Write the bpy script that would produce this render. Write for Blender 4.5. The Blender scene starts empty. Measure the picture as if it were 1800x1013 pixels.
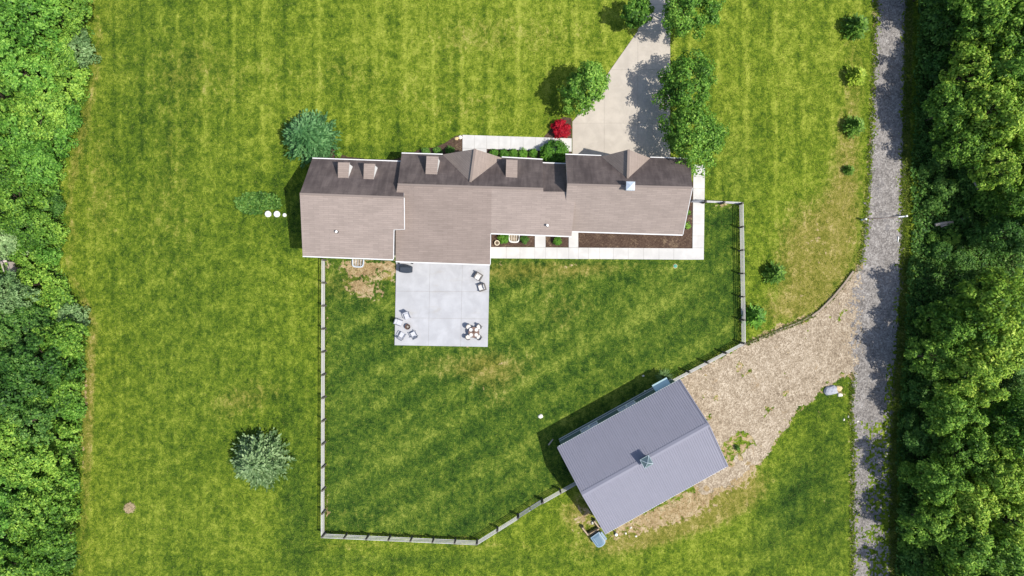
import bpy, math, random
import numpy as np
from math import radians, sin, cos, pi
from mathutils import Vector

random.seed(7)
RNG = np.random.default_rng(11)
C = bpy.context.scene.collection
S = bpy.context.scene

# ------------------------------------------------------------------ camera, sky, sun, exposure
CAMH = 72.0
MPP = 0.06                     # metres on the ground for one pixel of the survey picture (1800 wide)
cam_d = bpy.data.cameras.new('camera'); cam = bpy.data.objects.new('camera', cam_d); C.objects.link(cam)
cam.location = (0, 0, CAMH); cam.rotation_euler = (0, 0, 0)
cam_d.sensor_width = 36; cam_d.lens = 24.0; cam_d.clip_start = 0.5; cam_d.clip_end = 6000
S.camera = cam

SUN_EL, SUN_AZ = 59.0, -22.0   # azimuth measured from +X
w = bpy.data.worlds.new('World'); S.world = w; w.use_nodes = True
wn = w.node_tree; bg = wn.nodes['Background']
sky = wn.nodes.new('ShaderNodeTexSky'); sky.sky_type = 'NISHITA'; sky.sun_disc = False
sky.sun_elevation = radians(SUN_EL); sky.sun_rotation = radians(90 - SUN_AZ)
sky.air_density = 1.0; sky.dust_density = 1.5; sky.ozone_density = 1.0
wn.links.new(sky.outputs[0], bg.inputs[0]); bg.inputs[1].default_value = 0.14
sd = bpy.data.lights.new('sun', 'SUN'); sd.energy = 4.4; sd.angle = radians(0.6); sd.color = (1.0, 0.95, 0.86)
sun = bpy.data.objects.new('sun', sd); C.objects.link(sun); sun.location = (60, -20, 90)
sv = Vector((cos(radians(SUN_EL))*cos(radians(SUN_AZ)), cos(radians(SUN_EL))*sin(radians(SUN_AZ)), sin(radians(SUN_EL))))
sun.rotation_euler = sv.to_track_quat('Z', 'Y').to_euler()
S.view_settings.view_transform = 'Standard'; S.view_settings.look = 'None'
S.view_settings.exposure = 0.38; S.view_settings.gamma = 1.0; S.view_settings.use_curve_mapping = False

# ------------------------------------------------------------------ helpers
def P(px, py, h=0.0):
    k = MPP*(1 - h/CAMH)
    return Vector(((px-900)*k, (506.5-py)*k, h))

def tag(o, label=None, cat=None, group=None, kind=None):
    if label: o['label'] = label
    if cat: o['category'] = cat
    if group: o['group'] = group
    if kind: o['kind'] = kind
    return o

def empty(name, loc=(0, 0, 0), rz=0.0, label=None, cat=None, group=None):
    o = bpy.data.objects.new(name, None); C.objects.link(o)
    o.location = loc; o.rotation_euler = (0, 0, rz); o.empty_display_size = 0.3
    return tag(o, label, cat, group)

def link(name, me, parent=None, loc=None, mat=None):
    o = bpy.data.objects.new(name, me); C.objects.link(o)
    if parent: o.parent = parent
    if loc is not None: o.location = loc
    if mat is not None:
        if len(me.materials) == 0: me.materials.append(mat)
    return o

def pymesh(name, verts, faces, mats=None, midx=None, smooth=False):
    me = bpy.data.meshes.new(name)
    me.from_pydata([tuple(v) for v in verts], [], [tuple(f) for f in faces])
    if mats:
        for m in (mats if isinstance(mats, (list, tuple)) else [mats]): me.materials.append(m)
    if midx is not None: me.polygons.foreach_set('material_index', list(midx))
    if smooth: me.polygons.foreach_set('use_smooth', [True]*len(me.polygons))
    me.update()
    return me

def fastquads(name, V, F, mat=None, smooth=False):
    me = bpy.data.meshes.new(name)
    V = np.ascontiguousarray(V, dtype=np.float32); F = np.ascontiguousarray(F, dtype=np.int32)
    n = F.shape[1]
    me.vertices.add(len(V)); me.vertices.foreach_set('co', V.ravel())
    me.loops.add(F.size); me.loops.foreach_set('vertex_index', F.ravel())
    me.polygons.add(len(F))
    me.polygons.foreach_set('loop_start', np.arange(0, F.size, n, dtype=np.int32))
    me.polygons.foreach_set('loop_total', np.full(len(F), n, dtype=np.int32))
    if smooth: me.polygons.foreach_set('use_smooth', np.ones(len(F), dtype=bool))
    me.update(calc_edges=True); me.validate()
    if mat: me.materials.append(mat)
    return me

class MB:
    """collects simple solids into one mesh"""
    def __init__(s): s.v = []; s.f = []; s.m = []
    def add(s, verts, faces, mi=0):
        b = len(s.v); s.v += [Vector(v) for v in verts]
        s.f += [tuple(b+i for i in f) for f in faces]; s.m += [mi]*len(faces); return s
    def box(s, c, d, rz=0.0, mi=0, taper=1.0, rx=0.0):
        hx, hy, hz = d[0]/2, d[1]/2, d[2]/2; c = Vector(c); vs = []
        for z, t in ((-hz, 1.0), (hz, taper)):
            for x, y in ((-hx, -hy), (hx, -hy), (hx, hy), (-hx, hy)):
                p = Vector((x*t, y*t, z))
                if rx: p = Vector((p.x, p.y*cos(rx)-p.z*sin(rx), p.y*sin(rx)+p.z*cos(rx)))
                p = Vector((p.x*cos(rz)-p.y*sin(rz), p.x*sin(rz)+p.y*cos(rz), p.z))
                vs.append(c+p)
        return s.add(vs, [(3, 2, 1, 0), (4, 5, 6, 7), (0, 1, 5, 4), (1, 2, 6, 5), (2, 3, 7, 6), (3, 0, 4, 7)], mi)
    def prism(s, pts, z0, z1, mi=0, side=None):
        n = len(pts)
        a = sum(pts[i][0]*pts[(i+1) % n][1]-pts[(i+1) % n][0]*pts[i][1] for i in range(n))
        if a < 0: pts = list(reversed(pts))
        vs = [(p[0], p[1], z0) for p in pts]+[(p[0], p[1], z1) for p in pts]
        s.add(vs, [tuple(range(n-1, -1, -1)), tuple(range(n, 2*n))], mi)
        b = len(s.v)-2*n
        for i in range(n):
            j = (i+1) % n; s.f.append((b+i, b+j, b+n+j, b+n+i)); s.m.append(mi if side is None else side)
        return s
    def lathe(s, prof, c=(0, 0, 0), n=20, mi=0, sx=1.0, sy=1.0):
        c = Vector(c); vs = []
        for r, z in prof:
            for k in range(n):
                a = 2*pi*k/n; vs.append(c+Vector((r*cos(a)*sx, r*sin(a)*sy, z)))
        fs = []
        for i in range(len(prof)-1):
            for k in range(n):
                k2 = (k+1) % n; fs.append((i*n+k, i*n+k2, (i+1)*n+k2, (i+1)*n+k))
        if prof[0][0] > 1e-4: fs.append(tuple(range(n-1, -1, -1)))
        if prof[-1][0] > 1e-4: fs.append(tuple((len(prof)-1)*n+k for k in range(n)))
        return s.add(vs, fs, mi)
    def tube(s, pts, rad, n=8, mi=0):
        pts = [Vector(p) for p in pts]; vs = []
        for i, p in enumerate(pts):
            d = (pts[min(i+1, len(pts)-1)]-pts[max(i-1, 0)]).normalized()
            a = d.cross(Vector((0, 0, 1)))
            if a.length < 1e-3: a = d.cross(Vector((1, 0, 0)))
            a.normalize(); b = d.cross(a).normalized()
            r = rad[i] if isinstance(rad, (list, tuple)) else rad
            for k in range(n):
                t = 2*pi*k/n; vs.append(p+a*(r*cos(t))+b*(r*sin(t)))
        fs = []
        for i in range(len(pts)-1):
            for k in range(n):
                k2 = (k+1) % n; fs.append((i*n+k2, i*n+k, (i+1)*n+k, (i+1)*n+k2))
        fs.append(tuple(range(n))); fs.append(tuple((len(pts)-1)*n+k for k in range(n-1, -1, -1)))
        return s.add(vs, fs, mi)
    def mesh(s, name, mats, smooth=False, off=None):
        vs = s.v if off is None else [v-Vector(off) for v in s.v]
        return pymesh(name, vs, s.f, mats, s.m, smooth)
    def build(s, name, mats, parent=None, smooth=False, loc=None, off=None):
        return link(name, s.mesh(name, mats, smooth, off), parent, loc)

# ------------------------------------------------------------------ material helpers
class NT:
    def __init__(s, name):
        s.mat = bpy.data.materials.new(name); s.mat.use_nodes = True
        s.t = s.mat.node_tree; s.b = s.t.nodes['Principled BSDF']; s.out = s.t.nodes['Material Output']
    def n(s, typ): return s.t.nodes.new(typ)
    def l(s, a, b): s.t.links.new(a, b)
    def obj(s): return s.n('ShaderNodeTexCoord').outputs['Object']
    def world(s): return s.n('ShaderNodeNewGeometry').outputs['Position']
    def uv(s): return s.n('ShaderNodeTexCoord').outputs['UV']
    def attr(s, name):
        a = s.n('ShaderNodeAttribute'); a.attribute_name = name; return a.outputs['Fac']
    def mapping(s, vec, scale=(1, 1, 1), rot=(0, 0, 0)):
        m = s.n('ShaderNodeMapping'); m.inputs['Scale'].default_value = scale; m.inputs['Rotation'].default_value = rot
        s.l(vec, m.inputs[0]); return m.outputs[0]
    def noise(s, vec, scale, detail=2.0, rough=0.5, dist=0.0):
        x = s.n('ShaderNodeTexNoise'); x.inputs['Scale'].default_value = scale; x.inputs['Detail'].default_value = detail
        x.inputs['Roughness'].default_value = rough; x.inputs['Distortion'].default_value = dist
        s.l(vec, x.inputs['Vector']); return x.outputs['Fac']
    def vor(s, vec, scale, out='Color'):
        x = s.n('ShaderNodeTexVoronoi'); x.inputs['Scale'].default_value = scale; s.l(vec, x.inputs['Vector']); return x.outputs[out]
    def m(s, op, a, b=None, clamp=False):
        x = s.n('ShaderNodeMath'); x.operation = op; x.use_clamp = clamp
        for i, v in enumerate((a, b)):
            if v is None: continue
            if isinstance(v, (int, float)): x.inputs[i].default_value = v
            else: s.l(v, x.inputs[i])
        return x.outputs[0]
    def amp(s, fac, k, c=0.5):      # (fac-0.5)*k
        return s.m('MULTIPLY', s.m('SUBTRACT', fac, c), k)
    def ramp(s, fac, stops, interp='LINEAR'):
        r = s.n('ShaderNodeValToRGB'); r.color_ramp.interpolation = interp
        e = r.color_ramp.elements
        while len(e) < len(stops): e.new(0.5)
        for i, (p, c) in enumerate(stops):
            e[i].position = p; e[i].color = (*c, 1) if len(c) == 3 else c
        s.l(fac, r.inputs[0]); return r.outputs[0]
    def smooth(s, fac, a, b):
        x = s.n('ShaderNodeMapRange'); x.interpolation_type = 'SMOOTHSTEP'
        x.inputs['From Min'].default_value = a; x.inputs['From Max'].default_value = b
        s.l(fac, x.inputs['Value']); return x.outputs[0]
    def mix(s, fac, a, b, typ='MIX'):
        x = s.n('ShaderNodeMix'); x.data_type = 'RGBA'; x.blend_type = typ
        for i, v in ((0, fac), (6, a), (7, b)):
            if isinstance(v, (int, float)): x.inputs[i].default_value = v
            elif isinstance(v, tuple): x.inputs[i].default_value = (*v, 1)
            else: s.l(v, x.inputs[i])
        return x.outputs[2]
    def sep(s, vec):
        x = s.n('ShaderNodeSeparateXYZ'); s.l(vec, x.inputs[0]); return x.outputs
    def rand(s): return s.n('ShaderNodeObjectInfo').outputs['Random']
    def island(s): return s.n('ShaderNodeNewGeometry').outputs['Random Per Island']
    def bump(s, h, strength=0.5, dist=0.05):
        x = s.n('ShaderNodeBump'); x.inputs['Strength'].default_value = strength; x.inputs['Distance'].default_value = dist
        s.l(h, x.inputs['Height']); s.l(x.outputs[0], s.b.inputs['Normal'])
    def fin(s, col, rough=0.8, spec=0.3, metal=0.0):
        if isinstance(col, tuple): s.b.inputs['Base Color'].default_value = (*col, 1)
        else: s.l(col, s.b.inputs['Base Color'])
        if isinstance(rough, (int, float)): s.b.inputs['Roughness'].default_value = rough
        else: s.l(rough, s.b.inputs['Roughness'])
        s.b.inputs['Specular IOR Level'].default_value = spec; s.b.inputs['Metallic'].default_value = metal
        return s.mat

def plain(name, col, rough=0.6, spec=0.3, metal=0.0, var=0.12, scale=3.0, bump=0.0, bscale=30):
    t = NT(name); o = t.world()
    f = t.noise(o, scale, 4, 0.6)
    c = t.mix(f, tuple(x*(1-var) for x in col), tuple(min(1, x*(1+var)) for x in col))
    if bump: t.bump(t.noise(o, bscale, 2), bump, 0.02)
    return t.fin(c, rough, spec, metal)

M = {}
# --- lawn
def lawn_material():
    t = NT('lawn'); o = t.world(); x, y, z = t.sep(o)
    big = t.noise(o, 0.10, 3, 0.55); mid = t.noise(o, 0.75, 4, 0.6, 0.4); tuft = t.noise(o, 2.6, 3, 0.62, 0.3)
    fine = t.noise(o, 8.0, 3, 0.75); clump = t.noise(t.mapping(o, (1.0, 0.55, 1)), 1.6, 3, 0.6, 0.6)
    # mower passes: vertical ones outside, slanted ones in the fenced yard
    wob = t.amp(t.noise(o, 0.25, 2), 1.2)
    sv_ = t.m('SINE', t.m('ADD', t.m('MULTIPLY', x, 2.65), wob))
    sv2 = t.m('SINE', t.m('ADD', t.m('MULTIPLY', x, 1.13), t.m('MULTIPLY', wob, 1.4)))
    diag = t.m('ADD', t.m('MULTIPLY', x, 0.5), t.m('MULTIPLY', y, -0.866))
    sdg = t.m('SINE', t.m('ADD', t.m('MULTIPLY', diag, 2.2), t.m('MULTIPLY', wob, 1.5)))
    sdg2 = t.m('SINE', t.m('ADD', t.m('MULTIPLY', diag, 0.9), t.m('MULTIPLY', wob, 2.0)))
    ph = t.m('ADD', t.m('MULTIPLY', x, 2.09), t.m('MULTIPLY', wob, 0.25))
    thin = t.m('POWER', t.m('ADD', 0.5, t.m('MULTIPLY', t.m('SINE', ph), 0.5)), 14.0)
    thin2 = t.m('POWER', t.m('ADD', 0.5, t.m('MULTIPLY', t.m('SINE', t.m('ADD', t.m('MULTIPLY', ph, 1.0), 1.5)), 0.5)), 18.0)
    brk = t.smooth(t.noise(t.mapping(o, (1.0, 0.25, 1)), 0.8, 2, 0.5), 0.35, 0.62)
    lines = t.m('MULTIPLY', t.m('ADD', t.m('MULTIPLY', thin, 0.26), t.m('MULTIPLY', thin2, -0.18)), brk)
    vert = t.m('MULTIPLY', t.m('ADD', lines, t.m('ADD', t.m('MULTIPLY', sv_, 0.03), t.m('MULTIPLY', sv2, 0.05))), t.attr('stripe'))
    dg = t.m('MULTIPLY', t.m('ADD', t.m('ADD', t.m('MULTIPLY', sdg, 0.06), t.m('MULTIPLY', t.m('POWER', t.m('ADD', 0.5, t.m('MULTIPLY', sdg, 0.5)), 9.0), 0.06)), t.m('MULTIPLY', sdg2, 0.06)), t.attr('yard'))
    v = t.m('ADD', 0.5, t.amp(mid, 0.95)); v = t.m('ADD', v, t.amp(tuft, 1.05)); v = t.m('ADD', v, t.amp(fine, 1.5))
    v = t.m('ADD', v, t.amp(clump, 0.75)); v = t.m('ADD', v, t.amp(big, 0.5)); v = t.m('ADD', v, vert); v = t.m('ADD', v, dg)
    v = t.m('SUBTRACT', v, t.m('MULTIPLY', t.attr('lush'), 0.16), True)
    lawn = t.ramp(v, [(0.0, (0.022, 0.052, 0.005)), (0.33, (0.070, 0.122, 0.008)), (0.58, (0.148, 0.205, 0.015)), (1.0, (0.31, 0.355, 0.050))])
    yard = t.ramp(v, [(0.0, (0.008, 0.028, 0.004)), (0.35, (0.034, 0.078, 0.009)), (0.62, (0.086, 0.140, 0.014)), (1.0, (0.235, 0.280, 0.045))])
    dryc = t.ramp(v, [(0.0, (0.062, 0.080, 0.010)), (0.4, (0.165, 0.170, 0.024)), (0.7, (0.27, 0.235, 0.060)), (1.0, (0.42, 0.34, 0.15))])
    dirt = t.ramp(v, [(0.0, (0.16, 0.105, 0.05)), (0.45, (0.34, 0.245, 0.125)), (1.0, (0.52, 0.42, 0.27))])
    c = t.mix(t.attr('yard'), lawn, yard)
    dmask = t.smooth(t.m('ADD', t.m('ADD', t.attr('dry'), t.amp(clump, 0.8)), t.amp(tuft, 0.5)), 0.25, 0.85)
    c = t.mix(dmask, c, dryc)
    smask = t.smooth(t.m('ADD', t.m('ADD', t.attr('dirt'), t.amp(t.noise(o, 1.5, 3, 0.6, 0.8), 1.5)), t.amp(tuft, 0.6)), 0.46, 0.60)
    c = t.mix(smask, c, dirt)
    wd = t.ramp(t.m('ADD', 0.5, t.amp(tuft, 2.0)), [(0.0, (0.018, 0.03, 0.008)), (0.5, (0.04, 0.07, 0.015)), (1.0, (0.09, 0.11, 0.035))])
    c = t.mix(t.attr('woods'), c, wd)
    t.bump(t.m('ADD', t.m('MULTIPLY', tuft, 1.2), fine), 0.9, 0.16)
    return t.fin(c, 0.9, 0.12)
M['lawn'] = lawn_material()

def gravel_material(name, stops, scale, spots=None):
    t = NT(name); o = t.world()
    cell = t.sep(t.vor(o, scale))[0]; cell2 = t.sep(t.vor(o, scale*2.3))[1]
    big = t.noise(o, 0.22, 4, 0.6); mid = t.noise(o, 1.1, 4, 0.65)
    v = t.m('ADD', 0.5, t.amp(cell, 0.42)); v = t.m('ADD', v, t.amp(cell2, 0.25))
    v = t.m('ADD', v, t.amp(mid, 0.7)); v = t.m('ADD', v, t.amp(big, 0.45), True)
    c = t.ramp(v, stops)
    if spots:
        k = t.smooth(t.m('ADD', t.noise(o, 0.45, 4, 0.65, 0.5), t.amp(t.noise(o, 3, 3), 0.4)), 0.60, 0.76)
        c = t.mix(t.m('MULTIPLY', k, 0.7), c, spots)
    t.bump(t.vor(o, scale, 'Distance'), 0.8, 0.06)
    return t.fin(c, 0.92, 0.15)
M['gravel_grey'] = gravel_material('gravel_grey', [(0.0, (0.055, 0.051, 0.049)), (0.3, (0.142, 0.131, 0.122)), (0.6, (0.235, 0.217, 0.203)), (1.0, (0.41, 0.39, 0.37))], 7.0, (0.11, 0.11, 0.12))
M['gravel_tan'] = gravel_material('gravel_tan', [(0.0, (0.11, 0.085, 0.06)), (0.3, (0.225, 0.176, 0.122)), (0.6, (0.345, 0.282, 0.207)), (1.0, (0.58, 0.505, 0.40))], 7.5, (0.27, 0.195, 0.115))

def concrete(name, col, stain=(0.3, 0.26, 0.2), amt=0.25):
    t = NT(name); o = t.world()
    a = t.noise(o, 0.7, 5, 0.6, 0.3); b = t.noise(o, 9, 3, 0.6); r = t.rand()
    c = t.mix(t.smooth(a, 0.3, 0.75), tuple(k*0.86 for k in col), tuple(min(1, k*1.08) for k in col))
    c = t.mix(t.m('MULTIPLY', b, 0.25), c, tuple(k*0.7 for k in col))
    c = t.mix(t.m('MULTIPLY', r, 0.12), c, tuple(k*0.72 for k in col))
    st = t.smooth(t.noise(t.mapping(o, (0.25, 0.8, 1)), 1.3, 4, 0.6, 0.6), 0.58, 0.75)
    c = t.mix(t.m('MULTIPLY', st, amt), c, stain)
    t.bump(b, 0.15, 0.02)
    return t.fin(c, 0.85, 0.2)
M['drive'] = concrete('concrete_drive', (0.45, 0.405, 0.35))
M['walk'] = concrete('concrete_walk', (0.53, 0.52, 0.505), amt=0.08)
M['patio'] = concrete('concrete_patio', (0.405, 0.41, 0.432), (0.31, 0.285, 0.235), 0.35)

def mulch():
    t = NT('mulch'); o = t.world()
    f = t.noise(t.mapping(o, (1, 1.6, 1)), 6, 4, 0.75, 0.8); g = t.noise(o, 0.8, 3)
    v = t.m('ADD', t.m('ADD', 0.5, t.amp(f, 1.6)), t.amp(g, 0.5), True)
    c = t.ramp(v, [(0.0, (0.022, 0.014, 0.010)), (0.5, (0.075, 0.048, 0.036)), (0.8, (0.13, 0.09, 0.065)), (1.0, (0.28, 0.21, 0.14))])
    c = t.mix(t.m('MULTIPLY', t.smooth(t.m('ADD', t.noise(o, 0.9, 3, 0.6, 0.6), t.amp(f, 0.9)), 0.55, 0.8), 0.6), c, (0.26, 0.19, 0.12))
    t.bump(f, 1.0, 0.08); return t.fin(c, 0.95, 0.1)
M['mulch'] = mulch()

def shingle(name, base, stained):
    t = NT(name); uv = t.uv(); o = t.world()
    br = t.n('ShaderNodeTexBrick'); br.offset = 0.5; br.inputs['Scale'].default_value = 1.0
    br.inputs['Brick Width'].default_value = 0.95; br.inputs['Row Height'].default_value = 0.19
    br.inputs['Mortar Size'].default_value = 0.014; br.inputs['Mortar Smooth'].default_value = 0.3; br.inputs['Bias'].default_value = -0.1
    br.inputs['Color1'].default_value = (*[k*1.06 for k in base], 1); br.inputs['Color2'].default_value = (*[k*0.91 for k in base], 1)
    br.inputs['Mortar'].default_value = (*[k*0.74 for k in base], 1)
    t.l(uv, br.inputs['Vector']); c = br.outputs['Color']
    n1 = t.noise(o, 0.5, 4, 0.6); n2 = t.noise(t.mapping(uv, (2.2, 0.35, 1)), 1.0, 4, 0.65, 0.4); n3 = t.noise(t.mapping(uv, (0.7, 4.2, 1)), 1.7, 3, 0.75)
    c = t.mix(t.m('MULTIPLY', t.smooth(n1, 0.35, 0.7), 0.28), c, tuple(k*0.62 for k in base))
    c = t.mix(t.m('MULTIPLY', t.smooth(n3, 0.45, 0.75), 0.30), c, tuple(k*1.3 for k in base))
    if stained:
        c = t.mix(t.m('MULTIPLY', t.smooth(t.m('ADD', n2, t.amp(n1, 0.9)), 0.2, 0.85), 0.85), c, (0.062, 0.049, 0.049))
    else:
        k = t.smooth(t.m('ADD', t.noise(o, 0.35, 4, 0.6, 0.8), t.amp(n3, 0.5)), 0.62, 0.78)
        c = t.mix(t.m('MULTIPLY', k, 0.35), c, (0.09, 0.07, 0.065))
    t.bump(br.outputs['Fac'], -0.35, 0.02)
    return t.fin(c, 0.92, 0.15)
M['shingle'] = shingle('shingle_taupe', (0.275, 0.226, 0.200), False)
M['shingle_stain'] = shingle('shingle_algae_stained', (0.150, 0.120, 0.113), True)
M['shingle_old'] = shingle('shingle_weathered', (0.235, 0.190, 0.167), False)
M['shingle_gable'] = shingle('shingle_gable', (0.27, 0.22, 0.192), False)
M['white'] = plain('white_paint', (0.80, 0.80, 0.79), 0.45, 0.4, var=0.04)
M['gutter'] = plain('gutter_white', (0.62, 0.62, 0.62), 0.5, 0.35, var=0.06)
M['siding'] = plain('house_siding', (0.55, 0.52, 0.47), 0.6, var=0.06)
M['glass'] = plain('window_glass', (0.03, 0.04, 0.05), 0.08, 0.6, var=0.2)
M['black'] = plain('black_metal', (0.02, 0.02, 0.022), 0.5)
M['galv'] = plain('galvanised_metal', (0.62, 0.68, 0.74), 0.35, 0.5, 0.4, var=0.1)
M['roof_metal'] = plain('painted_roof_metal', (0.205, 0.205, 0.250), 0.5, 0.25, 0.0, var=0.06, scale=0.7)
M['shed_wall'] = plain('shed_siding', (0.10, 0.15, 0.15), 0.6, var=0.08)
M['cupola'] = plain('cupola_metal', (0.12, 0.17, 0.19), 0.4, 0.5, 0.3)
def oldwood(name, a, b):
    t = NT(name); o = t.world()
    f = t.noise(t.mapping(o, (3, 3, 8)), 2.0, 4, 0.65); r = t.rand()
    c = t.mix(t.m('ADD', t.m('MULTIPLY', f, 0.6), t.m('MULTIPLY', r, 0.4), True), a, b)
    return t.fin(c, 0.85, 0.15)
M['rail'] = oldwood('weathered_rail_wood', (0.36, 0.345, 0.335), (0.62, 0.605, 0.59))
M['post'] = oldwood('weathered_shaded_post_wood', (0.07, 0.062, 0.056), (0.16, 0.145, 0.13))  # weathered wood, its colour darkened to stand for the posts' shaded side
M['timber'] = oldwood('timber_edging', (0.16, 0.12, 0.09), (0.36, 0.30, 0.24))
M['plank'] = oldwood('planter_plank', (0.28, 0.20, 0.13), (0.46, 0.37, 0.26))
M['log'] = oldwood('dead_log', (0.24, 0.20, 0.17), (0.46, 0.41, 0.36))
M['bark'] = oldwood('bark', (0.06, 0.045, 0.033), (0.14, 0.11, 0.085))
M['gate_metal'] = plain('gate_metal', (0.17, 0.18, 0.21), 0.45, 0.5, 0.3)
M['cart'] = plain('blue_grey_plastic', (0.085, 0.15, 0.215), 0.5, 0.4, var=0.15, scale=2)
M['cart_rim'] = plain('pale_blue_plastic', (0.20, 0.28, 0.35), 0.5, 0.4)
M['wicker'] = plain('grey_wicker', (0.14, 0.125, 0.115), 0.8, var=0.3, scale=25)
M['cushion'] = plain('white_cushion', (0.55, 0.535, 0.52), 0.9, 0.1, var=0.05)
M['sling'] = plain('white_sling', (0.46, 0.47, 0.51), 0.8, 0.15, var=0.06)
M['frame_grey'] = plain('chair_frame_grey', (0.10, 0.11, 0.14), 0.5)
M['table'] = plain('brown_table_top', (0.16, 0.105, 0.085), 0.5, var=0.25, scale=8)
M['rust'] = plain('rusty_steel', (0.10, 0.055, 0.04), 0.8, var=0.4, scale=12)
M['ash'] = plain('ash_and_charcoal', (0.05, 0.045, 0.045), 0.95, var=0.5, scale=14)
M['cover'] = plain('slate_grill_cover', (0.035, 0.045, 0.062), 0.7, 0.25, var=0.15)
M['cream'] = plain('cream_ceramic', (0.62, 0.55, 0.42), 0.5, var=0.08)
M['soil'] = plain('dark_soil', (0.10, 0.075, 0.055), 0.95, var=0.3, scale=15)
M['fibre'] = plain('white_fibreglass', (0.62, 0.62, 0.60), 0.5, var=0.08)
M['valve'] = plain('green_plastic', (0.05, 0.24, 0.18), 0.5)
M['rock_blue'] = plain('pale_blue_grey_stone', (0.34, 0.35, 0.40), 0.85, 0.2, var=0.22, scale=4, bump=0.6, bscale=10)
M['rock_tan'] = plain('tan_stone', (0.55, 0.42, 0.23), 0.9, 0.15, var=0.2, scale=5, bump=0.5, bscale=12)
M['rock_white'] = plain('pale_stone', (0.66, 0.62, 0.55), 0.9, 0.15, var=0.15, scale=6, bump=0.5, bscale=12)
M['pink_slab'] = plain('pinkish_concrete', (0.50, 0.42, 0.40), 0.85, var=0.12)
M['straw'] = plain('dry_straw', (0.36, 0.28, 0.17), 0.95, var=0.3, scale=12)

def leaf(name, dark, midc, light, hue_noise=1.1, trans=0.30):
    t = NT(name); o = t.world(); r = t.island(); ob = t.rand()
    f = t.noise(o, 0.55, 3, 0.6)
    v = t.m('ADD', t.m('MULTIPLY', r, 0.74), t.m('ADD', t.amp(f, hue_noise), t.m('ADD', 0.12, t.amp(ob, 0.34))), True)
    c = t.ramp(v, [(0.0, dark), (0.5, midc), (1.0, light)])
    t.fin(c, 0.55, 0.25)
    tr = t.n('ShaderNodeBsdfTranslucent'); t.l(t.mix(0.5, c, light), tr.inputs['Color'])
    ms = t.n('ShaderNodeMixShader'); ms.inputs[0].default_value = trans
    t.l(t.b.outputs[0], ms.inputs[1]); t.l(tr.outputs[0], ms.inputs[2]); t.l(ms.outputs[0], t.out.inputs['Surface'])
    return t.mat
M['leaf_mid'] = leaf('leaf_mid_green', (0.02, 0.068, 0.009), (0.108, 0.25, 0.026), (0.38, 0.58, 0.085))
M['leaf_bright'] = leaf('leaf_bright_green', (0.038, 0.105, 0.01), (0.185, 0.345, 0.03), (0.55, 0.68, 0.11))
M['leaf_green'] = leaf('leaf_fresh_green', (.022, .078, .010), (.095, .255, .028), (.30, .54, .085))
M['leaf_dark'] = leaf('leaf_dark_green', (0.014, 0.052, 0.01), (0.064, 0.172, 0.025), (0.23, 0.4, 0.08))
M['leaf_pale'] = leaf('leaf_pale_sage', (0.06, 0.13, 0.04), (0.2, 0.33, 0.12), (0.44, 0.6, 0.28))
M['leaf_tree'] = leaf('leaf_tree_green', (0.018, 0.062, 0.008), (0.088, 0.222, 0.02), (0.33, 0.54, 0.085))  # own leaf green of the driveway trees
M['leaf_box'] = leaf('leaf_boxwood', (0.03, 0.1, 0.012), (0.1, 0.26, 0.024), (0.25, 0.48, 0.06))
M['leaf_red'] = leaf('leaf_red_maple', (0.20, 0.003, 0.012), (0.42, 0.006, 0.022), (0.62, 0.02, 0.045), 0.5, 0.3)
M['needle_blue'] = leaf('needle_blue_spruce', (0.02, 0.075, 0.022), (0.08, 0.205, 0.068), (0.22, 0.42, 0.16))
M['needle_sage'] = leaf('needle_sage_spruce', (0.03, 0.07, 0.022), (0.12, 0.205, 0.075), (0.35, 0.48, 0.23))
M['needle_dark'] = leaf('needle_dark_green', (0.018, 0.062, 0.01), (0.085, 0.2, 0.022), (0.28, 0.44, 0.07))
M['blade'] = leaf('grass_blade', (0.03, 0.065, 0.006), (0.085, 0.14, 0.012), (0.26, 0.26, 0.06), 0.8, 0.2)
M['needle_lime'] = leaf('needle_lime', (0.07, 0.14, 0.01), (0.21, 0.33, 0.022), (0.46, 0.56, 0.07))

# ------------------------------------------------------------------ outlines (survey pixels on the ground)
def chain(pts, ys):     # x of a polyline at given y
    ps = np.array(pts, float); return np.interp(ys, ps[:, 1], ps[:, 0])
ROAD_L = [(1540, -800), (1543, 0), (1540, 120), (1534, 260), (1530, 330), (1522, 420), (1512, 480), (1502, 540), (1504, 640), (1499, 720), (1503, 800), (1502, 900), (1502, 1013), (1500, 1900)]
ROAD_R = [(1592, -800), (1590, 0), (1588, 120), (1585, 260), (1583, 400), (1582, 480), (1578, 560), (1572, 640), (1566, 720), (1562, 800), (1563, 900), (1562, 1013), (1560, 1900)]
LOT = [(1512, 470), (1494, 484), (1478, 505), (1440, 546), (1415, 561), (1370, 580), (1310, 606), (1250, 640), (1190, 668), (1180, 700), (1226, 800), (1225, 850), (1240, 868), (1300, 842), (1345, 800), (1372, 765), (1388, 735), (1425, 703), (1450, 680), (1478, 664), (1510, 655), (1530, 600), (1530, 500)]
YARD = [(572, 452), (1003, 456), (1237, 457), (1237, 357), (1297, 360), (1302, 597), (1190, 664), (1030, 760), (1000, 848), (834, 946), (572, 936)]
LEFT_EDGE = [(150, -300), (152, 0), (165, 60), (160, 120), (148, 180), (132, 240), (118, 300), (112, 360), (118, 420), (108, 460), (118, 490), (140, 530), (158, 575), (152, 620), (150, 680), (146, 780), (142, 860), (136, 940), (132, 1013), (130, 1400)]
RIGHT_EDGE = [(1612, -300), (1612, 0), (1605, 120), (1600, 300), (1600, 400), (1592, 480), (1586, 600), (1578, 700), (1574, 800), (1574, 1013), (1572, 1400)]

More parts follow.
